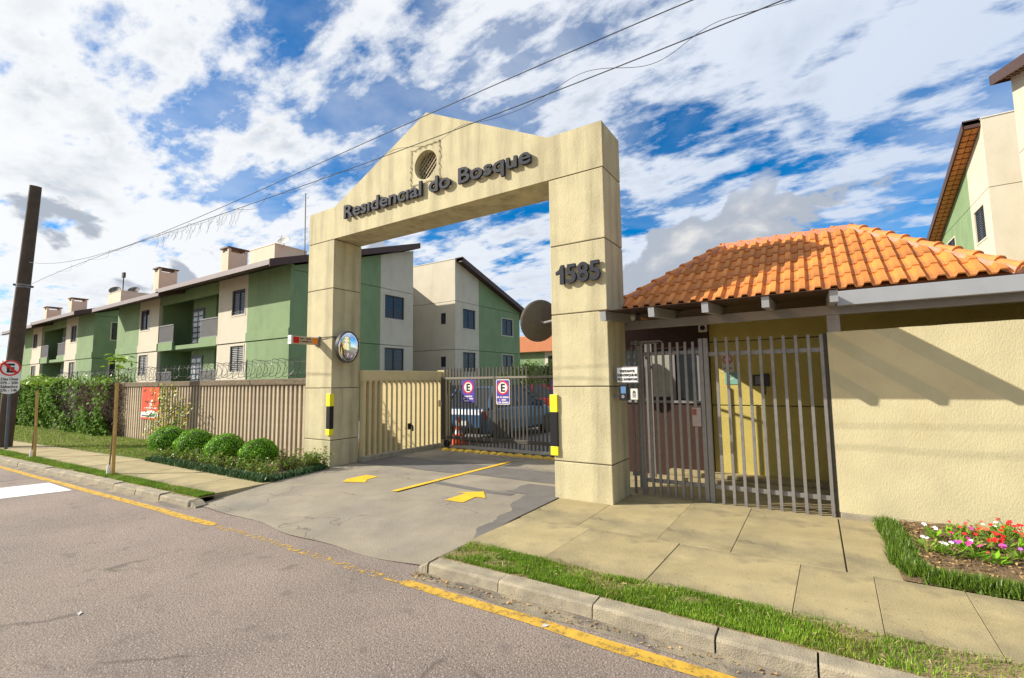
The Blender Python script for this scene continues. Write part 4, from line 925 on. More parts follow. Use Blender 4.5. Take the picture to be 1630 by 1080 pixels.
    for side in (1, -1):
        xw = x1 if side > 0 else x0; f = right(xw) if side > 0 else left(xw); U = (lambda y: y) if side > 0 else (lambda y: -y)
        # front wing gable: green then cream with windows
        ys = y0+5.1
        fw = [(y0+5.4, y0+6.8, Z(2.25), Z(3.48)), (y0+5.4, y0+6.8, Z(5.08), Z(6.34))]
        gw2 = [(y0+1.0, y0+2.5, Z(2.25), Z(3.48)), (y0+1.0, y0+2.5, Z(5.0), Z(6.24))]
        for ya, yb, m, nm, ops in ((y0+.161, ys, dgreen_m if side > 0 else green_m, 'green_wall', gw2), (ys, yr1, cream_m, 'cream_wall', fw)):
            ops_u = [(*sorted((U(o[0]), U(o[1]))), o[2], o[3]) for o in ops]; u0, u1 = sorted((U(ya), U(yb)))
            for z_0, z_1 in ((zb, J-.015), (J+.015, 6.645)): wallgrid(f, u0, u1, Z(z_0), Z(z_1), ops_u).build(nm, green_m if nm[0] == 'g' else m, b)
            P = [(U(ya), Z(6.67)), (U(yb), Z(6.67)), (U(yb), Z(top(yb, y0, 1))), (U(ya), Z(top(ya, y0, 1)))]
            MB().prism(P, lambda a, c, d, f=f: f(a, c, d), -.16, 0).build(nm, green_m if nm[0] == 'g' else m, b)
            for o_ in ops_u: window(f, o_, b, shut_m, slats=2)
        # rear wing gable
        xr = rx1 if side > 0 else rx0; f = right(xr) if side > 0 else left(xr); yc = yg0+2.45
        cw_ = [(yg0+.75, yg0+2.05, Z(2.25), Z(3.48)), (yg0+.75, yg0+2.05, Z(5.0), Z(6.25))]; gw3 = [(yg0+5.2, yg0+6.6, Z(2.25), Z(3.48)), (yg0+5.2, yg0+6.6, Z(4.9), Z(6.1))]
        for ya, yb, m, nm, ops in ((yg0+.161, yc, cream_m, 'cream_wall', cw_), (yc, yg1, green_m, 'green_wall', gw3)):
            ops_u = [(*sorted((U(o[0]), U(o[1]))), o[2], o[3]) for o in ops]; u0, u1 = sorted((U(ya), U(yb)))
            for z_0, z_1 in ((zb, J-.015), (J+.015, 6.645)): wallgrid(f, u0, u1, Z(z_0), Z(z_1), ops_u).build(nm, m, b)
            P = [(U(ya), Z(6.67)), (U(yb), Z(6.67)), (U(yb), Z(top(yb, yg1, -1))), (U(ya), Z(top(ya, yg1, -1)))]
            MB().prism(P, lambda a, c, d, f=f: f(a, c, d), -.16, 0).build(nm, m, b)
            for o_ in ops_u: window(f, o_, b, shut_m, slats=2)
    # inner faces, core and rear street-side wall
    MB().box(x0+.17, x1-.17, yr1-.16, yr1-.001, Z(zb), Z(top(yr1, y0, 1)-.02)).build('ridge_wall', cream_m, b)
    MB().box(x0+2.6, x1-3.4, yr1, yg0-.01, Z(zb), Z(8.2)).build('link', cream_m, b)
    f = front(yg0); ops = []
    for xa in ((x1-.62,) if gside > 0 else ()):
        ops += [(xa, xa+.42, Z(2.55), Z(3.20)), (xa, xa+.42, Z(5.25), Z(5.95))]
    for z_0, z_1 in ((zb, J-.015), (J+.015, 6.645), (6.67, top(yg0, yg1, -1)+.08)): wallgrid(f, rx0+.0, rx1-.0, Z(z_0), Z(z_1), ops if z_1 < 6.7 else []).build('cream_wall', cream_m, b)
    MB().box(rx0-.02, rx1+.02, yg0-.03, yg0+.17, Z(top(yg0, yg1, -1)+.081), Z(top(yg0, yg1, -1)+.12)).build('parapet_coping', offwhite_m, b)
    for o_ in ops: window(f, o_, b, shut_m, True, slats=0)
    MB().box(rx0+.17, rx1-.17, yg1-.16, yg1, Z(zb), Z(EV)).build('back_wall', green_m, b)
    MB().box(x0+.2, bx0-.1, y0+.2, yr1-.2, Z(zb), Z(6.6)).build('interior', groove_m, b); MB().box(bx1+.1, x1-.2, y0+.2, yr1-.2, Z(zb), Z(6.6)).build('interior', groove_m, b)
    MB().box(rx0+.2, rx1-.2, yg0+.2, yg1-.2, Z(zb), Z(6.5)).build('interior', groove_m, b)
    md = m_ if mid is None else mid
    half_roof(b, md-.3, x1, y0, yr1, EV, z0, .45, lift=.16); rf = half_roof(b, x0, md-.8, y0, yr1, EV, z0, .45, under=under)
    half_roof(b, rx0, rx1, yg1, yg0+.25, EV, z0, .5, under=under)
    for (cx_, cy_, w_, d_, zt) in chim:
        zr_ = Z(top(cy_, y0, 1))-.2
        ch = MB().box(cx_-w_, cx_, cy_, cy_+d_, zr_, zt-.28).build('chimney', cream_m, rf)
        for a_, b_ in ((cx_-w_, cx_-w_+.12), (cx_-.12, cx_)):
            for c_, e_ in ((cy_, cy_+.12), (cy_+d_-.12, cy_+d_)): MB().box(a_, b_, c_, e_, zt-.28, zt-.08).build('chimney_pier', cream_m, ch) if False else None
        q = MB()
        for a_, b_ in ((cx_-w_, cx_-w_+.14), (cx_-.14, cx_)):
            for c_, e_ in ((cy_, cy_+.14), (cy_+d_-.14, cy_+d_)): q.box(a_, b_, c_, e_, zt-.28, zt-.07)
        q.build('chimney_piers', cream_m, ch); MB().box(cx_-w_-.07, cx_+.07, cy_-.07, cy_+d_+.07, zt-.07, zt).build('chimney_cap', brown_m, ch)
    if tank:
        tx0, tx1, ty0, ty1, tz0, tz1 = tank
        MB().box(tx0, tx1, ty0, ty1, tz0, tz1).build('tank_room', cream_m, rf); MB().box(tx0-.03, tx1+.03, ty0-.03, ty1+.03, tz1, tz1+.05).build('tank_coping', offwhite_m, rf)
    return b
block('apartment_block', -35.3, -16.0, 6.0, 0, 'green and cream two storey block directly behind the concrete fence by the arch', (3.45, 2.75),
      chim=[(-23.9, 7.2, .78, 1.05, 9.3), (-32.7, 7.2, .78, 1.05, 9.4)], tank=(-28.9, -25.9, 11, 13.3, 8.0, 10.72))
block('apartment_block', -57.6, -39.6, 6.0, 0, 'green and cream block far down the street behind the ivy hedge', (3.3, 2.6),
      chim=[(-49.5, 7.2, .78, 1.0, 9.2), (-57.2+.9, 7.2, .78, 1.0, 9.1)], tank=(-54.3, -51.1, 11, 13.3, 8.0, 10.56))
block('apartment_block', 8.95, 28.3, 7.2, 1.85, 'green and cream block standing higher up behind the guardhouse roof', (3.45, 2.75), rear_off=0.0, gside=-1, under=True)
dish((-25.75, 11.5, 10.98), (.3, -.5, .5), .42, 'pale satellite dish on the roof tank of the nearer block', offwhite_m, (-25.9, 11.6, 10.7))
dish((-53.6, 11.3, 10.9), (.5, -.5, .6), .5, 'dark satellite dish on the roof tank of the far block', dish_m, (-53.6, 11.4, 10.55), 'dishes on the far roof')
dish((-51.8, 12.2, 10.8), (.5, -.5, .6), .5, 'dark satellite dish on the roof tank of the far block', dish_m, (-51.8, 12.3, 10.5), 'dishes on the far roof')
dish((-34.4, 8.6, 8.3), (.6, -.5, .5), .45, 'dark satellite dish on the roof slope of the nearer block', dish_m, (-34.4, 8.8, 7.7))
ms = thing('antenna_mast', (-24, 13, 9), 'thin lattice antenna mast rising behind the roof of the nearer block', 'antenna')
p0 = ony(486, 395, 13.0); p1 = ony(486.5, 308, 13.0)
MB().tube([(p0.x, 13, 8.5), (p1.x, 13, p1.z)], .035, 6).build('mast', grey_m, ms)
for t in (.35, .55, .75, .9): MB().bar((p0.x-.18, 13, p0.z+(p1.z-p0.z)*t), (p0.x+.18, 13, p0.z+(p1.z-p0.z)*t), .03).build('crossbar', grey_m, ms)
mp = thing('antenna_pole', (-52.5, 12, 10.5), 'short antenna pole with a box on the far roof tank', 'antenna')
MB().tube([(-52.6, 11.6, 10.5), (-52.6, 11.6, 12.4)], .05, 6).build('pole', dark_steel_m, mp); MB().box(-52.8, -52.4, 11.5, 11.7, 12.1, 12.6).build('box', dark_steel_m, mp)
# far building with an orange roof seen through the gate
fb = thing('far_house', (-23, 40, 0), 'low green house with a plain orange tiled roof behind the courtyard', 'house')
f = front(40); a = ony(822, 543, 40.0); ops = [(-21.55, -20.0, 3.05, 4.35), (-28.5, -27, 3.05, 4.35)]
wallgrid(f, -34, -21.95, -.1, 5.0, ops).build('green_wall', green_m, fb); wallgrid(f, -21.95, -10, -.1, 5.0, ops).build('cream_wall', cream_m, fb)
for o_ in ops: window(f, o_, fb, shut_m)
MB().box(-34, -10, 40.2, 47, -.1, 4.9).build('body', green_m, fb)
MB().prism([(39.3, 4.85), (43.6, 7.05), (48, 4.85)], lambda u, v, w: (w, u, v), -34.6, -9.4).build('roof', mat('far_orange_tiles', (.60, .25, .11), .85, .1, 3, .8, 9), fb)
q = MB()
for k in range(84): x = -34.5+k*.3; q.prism([(39.25, 4.90), (43.6, 7.12), (43.6, 7.05), (39.25, 4.83)], lambda u, v, w: (w, u, v), x, x+.14)
q.build('tile_rolls', mat('far_orange_tiles', (.60, .25, .11)), fb)['kind'] = 'stuff'

# ================================================================== CARS
def car(loc, rz, paint_m, label, L=4.0, Wd=1.66, H=1.46, suv=False):
    c = thing('parked_car', loc, label, 'car', 'cars parked in the courtyard'); M = Matrix.Translation(loc) @ Matrix.Rotation(rz, 4, 'Z')
    T = lambda x, y, z: M @ Vector((x, y, z)); hw = Wd/2; K = L/4.0
    # lower body: loft of cross sections along x (x forward)
    st = [(-2.0, .36, .74, .80), (-1.93, .24, .90, .93), (-1.5, .20, .93, .985), (-.8, .20, .93, 1.0), (0, .20, .92, 1.0), (.8, .20, .90, 1.0), (1.3, .22, .86, .985), (1.8, .25, .74, .93), (1.98, .36, .62, .80)]
    mb = MB(); n = 10
    for x, zl, zt, ws in st:
        w = hw*ws; pr = [(-w*.86, zl), (-w*.98, zl+.10), (-w, (zl+zt)/2), (-w*.97, zt-.08), (-w*.86, zt), (w*.86, zt), (w*.97, zt-.08), (w, (zl+zt)/2), (w*.98, zl+.10), (w*.86, zl)]
        mb.v += [tuple(T(x*K, y, z)) for y, z in pr]
    for i in range(len(st)-1): mb.f += [(i*n+k, i*n+(k+1) % n, (i+1)*n+(k+1) % n, (i+1)*n+k) for k in range(n)]
    mb.f += [tuple(range(n)), tuple(range((len(st)-1)*n, len(st)*n))]; mb.build('body', paint_m, c, smooth=False, bevel=.03)
    # greenhouse
    g = [(-1.86, .90), (-1.45, H-.05), (-.7, H), (.15, H-.03), (1.02, .88)]; w0, w1 = hw*.90, hw*.70
    wz = lambda z: w0+(w1-w0)*(z-.9)/(H-.9)
    P = [T(x*K, s_*wz(z), z) for s_ in (-1, 1) for x, z in g]; q = MB().add(P, [(0, 1, 2, 3, 4), (9, 8, 7, 6, 5), (0, 5, 6, 1), (1, 6, 7, 2), (2, 7, 8, 3), (3, 8, 9, 4), (4, 9, 5, 0)])
    gl = q.build('glasshouse', mat('car_glass', (.03, .04, .05), .15, 0, spec=.3), c)
    q = MB(); zr = H+.004
    q.add([T(x*K, s_*(wz(z)+.004), z+.012) for s_ in (-1, 1) for x, z in g[1:4]], [(0, 1, 4, 3), (1, 2, 5, 4)])
    for s_ in (-1, 1):
        for (xa, za), (xb, zb_) in ((g[0], g[1]), (g[3], g[4])): q.bar(T(xa*K, s_*wz(za), za), T(xb*K, s_*wz(zb_), zb_), .07, .05)
        q.bar(T(-.35*K, s_*(wz(.9)+.0), .9), T(-.35*K, s_*(wz(H)+.0), H-.02), .06, .03)
    q.build('roof', paint_m, gl)
    for x in (-1.25, 1.22):
        for s_ in (-1, 1):
            cx_ = T(x*K, s_*(hw-.09), .31); ax = (M.to_3x3() @ Vector((0, s_, 0)))
            w_ = MB(); u = M.to_3x3() @ Vector((1, 0, 0)); v = Vector((0, 0, 1))
            fr = Fr(cx_, u, v, ax); w_.lathe([(.20, -.10), (.30, -.10), (.315, -.05), (.315, .06), (.30, .10), (.20, .10)], 24, lambda a, b, h: fr(a, b, h)); wh = w_.build('wheel', black_m, c)
            w_ = MB(); w_.lathe([(.001, .085), (.07, .10), (.19, .075), (.205, .102), (.206, .06)], 20, lambda a, b, h: fr(a, b, h)); w_.build('rim', mat('alloy', (.55, .55, .56), .3, 0, metal=.9), wh)
    for s_ in (-1, 1):
        q = MB(); q.hexa([T(x*K, y*s_, z) for z in (.62, .84) for y in (hw*.62, hw*.90) for x in (-1.965, -1.90)]); q.build('tail_light', mat('tail_red', (.40, .01, .01), .15, 0), c)
        q = MB(); q.hexa([T(x*K, y*s_, z) for z in (.56, .70) for y in (hw*.52, hw*.86) for x in (1.84, 1.955)]); q.build('headlight', mat('headlamp', (.7, .72, .74), .08, 0), c)
        q = MB(); q.hexa([T(x*K, y*s_, z) for z in (.90, 1.03) for y in (hw*.95, hw*1.14) for x in (.70, .80)]); q.build('mirror', paint_m, c)
    for x in (-2.005, 1.985):
        q = MB(); q.hexa([T(x*K+d_, y, z) for z in (.46, .58) for y in (-.2, .2) for d_ in (-.012, .012)]); q.build('number_plate', offwhite_m, c)
        q = MB(); q.hexa([T(x*K*.985+d_, y, z) for z in (.26, .42) for y in (-hw*.74, hw*.74) for d_ in (-.05, .05)]); q.build('bumper', black_m, c)
    return c
def carpaint(name, col):
    m = mat(name, col, .35, .0, spec=.4); b = m.node_tree.nodes['Principled BSDF']; b.inputs['Coat Weight'].default_value = .25; b.inputs['Coat Roughness'].default_value = .05; return m
car((-4.80, 5.95, 0), R(90), carpaint('car_blue', (.045, .11, .22)), 'metallic blue hatchback parked behind the sliding gate next to the cone')
car((-7.0, 12.3, 0), R(20), carpaint('car_red', (.32, .012, .012)), 'red hatchback parked at the far side of the courtyard')
car((-4.1, 12.6, 0), R(25), carpaint('car_white', (.72, .72, .72)), 'white car parked beside the red one in the courtyard')
car((-8.7, 9.4, 0), R(30), carpaint('car_navy', (.012, .02, .05)), 'dark navy car parked beyond the blue hatchback')

# ================================================================== POLE, SIGN, CABLES, STAKES
ub = ony(5, 716, -2.42); ut = ony(57, 297, -2.42)
up = thing('utility_pole', (ub.x, ub.y, -.02), 'leaning dark wooden utility pole at the kerb carrying two cables', 'pole')
dv = ut-ub
MB().tube([ub+Vector((0, 0, -.1)), ub+dv*.5, ut], [.175, .155, .125], 16).build('shaft', pole_m, up, smooth=False)
for t in (.617, .625): MB().lathe([(.150, -.03), (.150, .03)], 16, lambda a, b, h, t=t: tuple(ub+dv*t+Vector((a, b, h)))).build('band', grey_m, up)
cb0 = ub+dv*.62
for dx_, z_ in ((.18, .0), (-.18, .03)): MB().tube([cb0+Vector((0, dx_*.3, 0)), cb0+Vector((dx_*.4, dx_, z_))], .03, 8).build('insulator', dark_steel_m, up)
pp = onx(8, 700, -14.9)
sp = thing('no_parking_sign', (-14.98, -2.52, 0), 'round no parking sign with a times plate on a steel post at the utility pole', 'sign')
MB().tube([(-15.02, -2.50, -.03), (-15.0, -2.52, 2.36)], .035, 12).build('post', mat('post_grey', (.10, .12, .15), .4, .1, 10, metal=.4), sp)
sf = right(-14.95); s0 = onx(0, 600, -14.95); s1 = onx(34, 600, -14.95); sc = onx(16.5, 586.2, -14.95); hr = abs(s1.y-s0.y)/2; vr = onx(16.5, 573.5, -14.95).z-sc.z; vb = onx(16.5, 627.5, -14.95).z
hr *= 1.02
P = [(sc.y+hr*math.cos(t), sc.z+vr*math.sin(t)) for t in np.linspace(0, math.pi, 24)]+[(sc.y-hr, vb+.16)]+[(sc.y+hr*math.cos(t), vb+.16+.16*math.sin(t)) for t in np.linspace(math.pi*1.05, math.pi*1.95, 14)]+[(sc.y+hr, vb+.16)]
MB().prism(P, lambda a, b, c: sf(a, b, c), 0, .006).build('plate', white_m, sp)
k_ = vr/hr; ef = Fr((-14.95, sc.y, sc.z), (0, 1, 0), (0, 0, k_), (1, 0, 0))
ring_mb(ef, 0, 0, hr*.80, hr*.995, .006, .009).build('red_ring', red_m, sp)
text_mb(ef, 'E', hr*1.5, 0, -hr*.52, .009, .004, hr*.06).build('letter', sblack_m, sp)
MB().bar(ef(-hr*.60, hr*.60, .013), ef(hr*.60, -hr*.60, .013), .06, .006, (1, 0, 0)).build('red_slash', red_m, sp)
tb = MB()
for t, v in (('Dias Úteis', .74), ('07h - 20h', .53), ('Sábados', .32), ('07h - 14h', .11)):
    vv_ = vb+(sc.z-vr-vb)*v+.01; q = text_mb(sf, t, .10, sc.y, vv_, .008, .004, .002); mu = max(abs(p[1]-sc.y) for p in q.v); kk = min(1, hr*.80/mu); tb.add([(p[0], sc.y+(p[1]-sc.y)*kk, p[2]) for p in q.v], q.f)
tb.build('lettering', sblack_m, sp)
def cable(name, ctrl, r, label):
    P = [ony(x, y, -2.42) for x, y in ctrl]; xs_ = [p.x for p in P]; zs = [p.z for p in P]; co = np.polyfit(xs_, zs, 3); X = np.linspace(cb0.x, 14, 90)
    f = lambda x: float(np.polyval(co, x)) if x < 3.2 else float(np.polyval(co, 3.2)+(np.polyval(co, 3.2)-np.polyval(co, 3.0))/.2*(x-3.2)*.6)
    MB().tube([(x, -2.42, f(x)) for x in X], r, 6).build(name, wire_m); o = bpy.data.objects[-1] if False else None
    return f
def last(name): return sorted([o for o in bpy.data.objects if o.name.split('.')[0] == name], key=lambda o: o.name)[-1]
f1 = cable('overhead_cable', [(100, 418), (300, 352), (450, 290), (680, 180), (900, 87), (1105, 0)], .0045, ''); tag(last('overhead_cable'), 'bare upper overhead cable running from the leaning pole past the arch', 'cable')
f2 = cable('overhead_cable', [(45, 455), (200, 395), (400, 320), (600, 255), (800, 185), (1000, 98), (1240, 0)], .0045, ''); tag(last('overhead_cable'), 'lower overhead cable with a thin loose wire wound round it', 'cable')
X = np.linspace(-12, 6, 420)
tag(MB().tube([(x, -2.42+.05*math.cos(5.5*x), f2(x)-.012+.055*math.sin(5.5*x+math.sin(2.3*x))*(.5+.5*math.sin(1.1*x))) for x in X], .002, 4).build('loose_wire', wire_m), 'thin loose wire spiralling round the lower overhead cable', 'wire')
q = MB()
for i in range(26):
    x = -6.6+i*.115; z = f2(x); l = random.uniform(.08, .26); a = random.uniform(-.15, .15)
    q.tube([(x, -2.42, z), (x+a*.5, -2.42+.02, z-l*.6), (x+a, -2.43, z-l), (x+a+.06, -2.42, z-l*.5), (x+.1, -2.42, z)], .0018, 3)
tag(q.build('icicle_string', mat('string_wire', (.16, .17, .2), .6, 0)), 'string of dangling light wires hanging from the lower overhead cable', 'light string')
def stake(base, top, label, leaves, seed):
    s_ = thing('staked_sapling', base, label, 'sapling'); r_ = random.Random(seed)
    MB().tube([Vector(base)+Vector((0, 0, -.1)), Vector(top)], .030, 6).build('stake', wood_m, s_)
    b2 = Vector(base)+Vector((-.12, -.03, 0)); t2 = Vector(top)+Vector((-.03, .02, leaves))
    pts = [b2, b2.lerp(t2, .35)+Vector((.03, 0, 0)), b2.lerp(t2, .7)+Vector((.05, 0, 0)), t2]
    MB().tube(pts, [.014, .012, .009, .005], 6).build('trunk', mat('bark', (.16, .11, .07), .9, .2, 10), s_)
    MB().lathe([(.035, 0), (.03, .16)], 10, lambda a, b, h: (b2.x+a, b2.y+b, h)).build('trunk_guard', white_m, s_)
    MB().lathe([(.045, -.015), (.045, .015)], 10, lambda a, b, h: (base[0]+(top[0]-base[0])*.55+a-.03, base[1]+b, top[2]*.55+h)).build('tie', dark_steel_m, s_)
    n = 46; P = np.array(t2)+rng.normal(size=(n, 3))*[.16, .12, .07]; P[:, 2] += .02; V = leaf_quads(P, unit(rng.normal(size=(n, 3))*.6+[0, 0, 1]), rng.uniform(.09, .15, n), .55)
    quads('crown', V, leaf_lime_m, s_)
b1, t1 = onz(180, 755, 0), ony(188, 610, -2.43); stake((b1.x, b1.y, 0), (t1.x, b1.y, t1.z), 'wooden stake and thin lime leaved sapling on the verge before the red banner', .42, 3)
b2_, t2_ = onz(55, 728, 0), ony(64, 622, -2.5); stake((b2_.x, b2_.y, 0), (t2_.x, b2_.y, t2_.z), 'wooden stake and thin sapling on the verge near the leaning pole', .22, 4)

# ================================================================== PLANTS
def ball(cx, cy, rx, rz_, label):
    t = thing('topiary_bush', (cx, cy, 0), label, 'bush', 'clipped round bushes in the bed'); n = 5200
    d = unit(rng.normal(size=(n, 3))); d = d[d[:, 2] > -.55]; lump = 1+.035*np.sin(d[:, 0]*9+cx)+.03*np.sin(d[:, 1]*11)+.03*np.sin(d[:, 2]*8)
    P = d*np.array([rx, rx*.95, rz_])*lump[:, None]*rng.uniform(.93, 1.03, (len(d), 1))+[cx, cy, rz_*.62+.10]
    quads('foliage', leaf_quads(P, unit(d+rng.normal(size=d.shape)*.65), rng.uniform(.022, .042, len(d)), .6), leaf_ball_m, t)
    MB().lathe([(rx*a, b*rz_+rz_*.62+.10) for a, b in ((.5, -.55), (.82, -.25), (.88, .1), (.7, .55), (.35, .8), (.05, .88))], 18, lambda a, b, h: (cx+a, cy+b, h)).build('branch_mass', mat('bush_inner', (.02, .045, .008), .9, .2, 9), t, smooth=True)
    MB().tube([(cx, cy, -.05), (cx, cy, .2)], .03, 6).build('stem', mat('bark', (.16, .11, .07)), t)
for (x_, y_), w in (((268, 716), 56), ((310, 720), 58), ((358, 726), 58), ((412, 728), 58)):
    Y = -.80; c = ony(x_, y_, Y); dist = (Vector((c.x, c.y, c.z))-Vector(CAM)).dot(Vector(CF)); r_ = w/2*dist/FPX
    nb = 'next to the yellow climber' if x_ == 268 else 'next to the arch pillar' if x_ == 412 else None
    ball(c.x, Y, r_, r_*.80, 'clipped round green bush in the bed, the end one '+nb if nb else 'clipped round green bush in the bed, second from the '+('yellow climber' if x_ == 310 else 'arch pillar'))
def shrub(loc, h, n, label, group, m=leaf_shrub_m, spread=.22, ls=.05):
    t = thing('leafy_shrub', loc, label, 'shrub', group); q = MB(); Ps = []
    for k in range(n):
        a = random.uniform(0, 2*math.pi); l = random.uniform(.5, 1)*h; tip = Vector(loc)+Vector((math.cos(a)*spread*random.uniform(.3, 1), math.sin(a)*spread*random.uniform(.3, 1), l)); q.tube([Vector(loc)+Vector((0, 0, -.03)), Vector(loc).lerp(tip, .5)+Vector((0, 0, .03)), tip], [.007, .005, .003], 4)
        for j in range(13): Ps.append(Vector(loc).lerp(tip, random.uniform(.3, 1.05))+Vector((random.gauss(0, .025), random.gauss(0, .025), random.gauss(0, .02))))
    q.build('stems', mat('shrub_stem', (.20, .17, .07), .8, .1), t); P = np.array(Ps)
    quads('leaves', leaf_quads(P, unit(rng.normal(size=P.shape)*.7+[0, 0, .8]), rng.uniform(ls*.7, ls*1.3, len(P)), .55), m, t)
for i in range(26):
    x = -9.0+i*.165; y = -1.16+random.uniform(-.08, .10); shrub((x, y, 0), random.uniform(.20, .34), 8, 'low pale green leafy shrub in the bed in front of the round bushes', 'low shrubs in front of the bushes')
for i in range(9):
    x = -5.55+random.uniform(-.1, .75); y = random.uniform(-.95, -.15); shrub((x, y, 0), random.uniform(.28, .42), 10, 'low pale green leafy shrub at the foot of the arch pillar', 'low shrubs by the pillar')
# border of dark ground cover
def border(name, path, w, n, h, label, m=mondo_m, lean=.85, bw=.010):
    pts = []; seg_ = [(Vector(a), Vector(b)) for a, b in zip(path, path[1:])]; Ls = [(b-a).length for a, b in seg_]
    for k in range(n):
        a, b = random.choices(seg_, Ls)[0]; t = random.random(); d = (b-a).normalized(); o = random.uniform(-1, 1); p = a.lerp(b, t)+Vector((-d.y, d.x))*o*w/2
        pts.append((p.x+random.gauss(0, .012), p.y+random.gauss(0, .012), random.uniform(0, h*.55)*(1-o*o)))
    return tag(quads(name, blade_tris(np.array(pts), h, rng.uniform(bw*.6, bw*1.4, n), lean), m, None, 3), label, 'ground cover', kind='stuff')
border('border_plants', [(-9.15, -1.38), (-6.8, -1.40), (-4.62, -1.40), (-4.86, -.15)], .20, 9000, .085, 'dark green creeping border plants edging the bed of round bushes', mat('border_leaf', (.07, .145, .045), .5, 0, island=.5), .9, .02)
border('mondo_grass', [(3.66, .66), (3.70, .0), (3.66, -.60), (3.74, -.93), (4.1, -.95), (5.2, -.95), (8.5, -.95)], .19, 26000, .085, 'dark mondo grass edging the flower bed by the cream wall')
# lawn strips
def lawn(name, x0, x1, lo, hi, n, h, label, dens=lambda x, y: 1.0):
    X = x0+(x1-x0)*rng.random(n)**(1.0 if x0 > -2 else 1.9) if x0 > -2 else x1-(x1-x0)*rng.random(n)**1.8
    lo_ = np.array([lo(x) for x in X]); hi_ = np.array([hi(x) for x in X]); Y = lo_+(hi_-lo_)*rng.random(n)
    keep = np.array([dens(x, y) for x, y in zip(X, Y)]) > rng.random(n); P = np.stack([X, Y, np.full(n, -.012)], 1)[keep]
    sc_ = 1+np.maximum(0, -P[:, 0]-6)*.06
    V = blade_tris(P, h*np.minimum(sc_, 1.5), .006*sc_, .8); return tag(quads(name, V, grass_m, None, 3), label, 'grass', kind='stuff')
def patchy(x, y):
    v = math.sin(x*2.3+1)*math.sin(y*9+x*1.3)+.5*math.sin(x*7.1+y*11)+.4*math.sin(x*13.3-y*17); e = 1 if x < 2.6 else max(.10, 1-(x-2.6)*.85)
    return (1.0 if v > -.55 else .22)*e*(1 if x > .35 else .45)
lawn('grass', .10, 8, lambda x: -2.475, lambda x: wf(x)+.015+.02*math.sin(7*x), 90000, .034, 'short green grass strip between kerb stones and concrete slabs by the gate', patchy)
lawn('grass', -40, -4.5, lambda x: kf(x)+.18, lambda x: wf(x), 70000, .034, 'short green grass strip with saplings along the left kerb', lambda x, y: 1.0 if math.sin(x*1.9)*math.sin(x*4.3+y*9)+.3*math.sin(11*x) > -.5 else .3)
lawn('grass', -45, -9.0, lambda x: wb(x), lambda x: .2, 60000, .04, 'lawn strip at the foot of the concrete fence and ivy hedge')
# ivy hedge hiding the far part of the fence
def hedge():
    t = thing('ivy_hedge', (-26, FY, 0), 'thick ivy hedge grown over the far end of the concrete fence', 'hedge'); n = 42000
    x = -16.4-34*rng.random(n)**1.5; z = rng.random(n)*1.78; prof = .40+.16*np.sin(x*1.7)*np.sin(z*3.1+x)+.10*np.sin(x*4.7+z*5); top = rng.random(n) < .25
    y = FY-.10-prof*(.55+.45*np.sqrt(np.clip(z/1.2, 0, 1)))*(1-.35*np.clip((z-1.3)/.45, 0, 1))+np.abs(rng.normal(size=n))*.06
    z = np.where(top, 1.70+.16*np.abs(np.sin(x*2.3))*rng.random(n)+.06*np.sin(x*5), z); y = np.where(top, FY+.15-.55*rng.random(n), y)
    # sparser towards the bare twigs at the fence end
    P = np.stack([x, y, z], 1); pk = np.clip((-x-20.3)/2.0, .0, 1); low = np.clip((.9-z)*1.2, 0, .5); keep = rng.random(n) < np.maximum(pk, np.maximum(low, .06)); P = P[keep]
    N = unit(np.stack([np.zeros(len(P)), -np.ones(len(P)), np.full(len(P), .5)], 1)+rng.normal(size=P.shape)*.6)
    quads('leaves', leaf_quads(P, N, rng.uniform(.07, .15, len(P))*(1+np.clip(-P[:, 0]-22, 0, 20)*.02), .75), leaf_hedge_m, t)
    k = P[:, 2] > 1.62; Q = P[k]+rng.normal(size=(k.sum(), 3))*[.1, .08, .05]+[0, 0, .08]
    quads('fresh_shoots', leaf_quads(Q, unit(rng.normal(size=Q.shape)*.6+[0, -.3, 1]), rng.uniform(.06, .12, len(Q)), .6), leaf_lime_m, t)
    m_ = 16000; x = -15.6-6.2*rng.random(m_); z = 1.72*rng.random(m_); y = FY-.06-.24*rng.random(m_)*np.clip((-x-15.6)/1.2, .15, 1); D = unit(rng.normal(size=(m_, 3))*[1, .5, 1]); l = rng.uniform(.10, .30, (m_, 1)); Pp = np.stack([x, y, z], 1); sd = unit(np.cross(D, [[0, 1, 0.2]]))*.006
    kp_ = rng.random(m_) < np.clip((-x-15.4)/1.6, .12, 1); V = np.stack([Pp-D*l/2-sd, Pp-D*l/2+sd, Pp+D*l/2+sd, Pp+D*l/2-sd], 1)[kp_]; quads('dead_twigs', V, dead_m, t)
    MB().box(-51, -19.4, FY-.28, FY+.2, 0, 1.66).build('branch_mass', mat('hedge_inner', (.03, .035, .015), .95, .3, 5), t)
hedge()
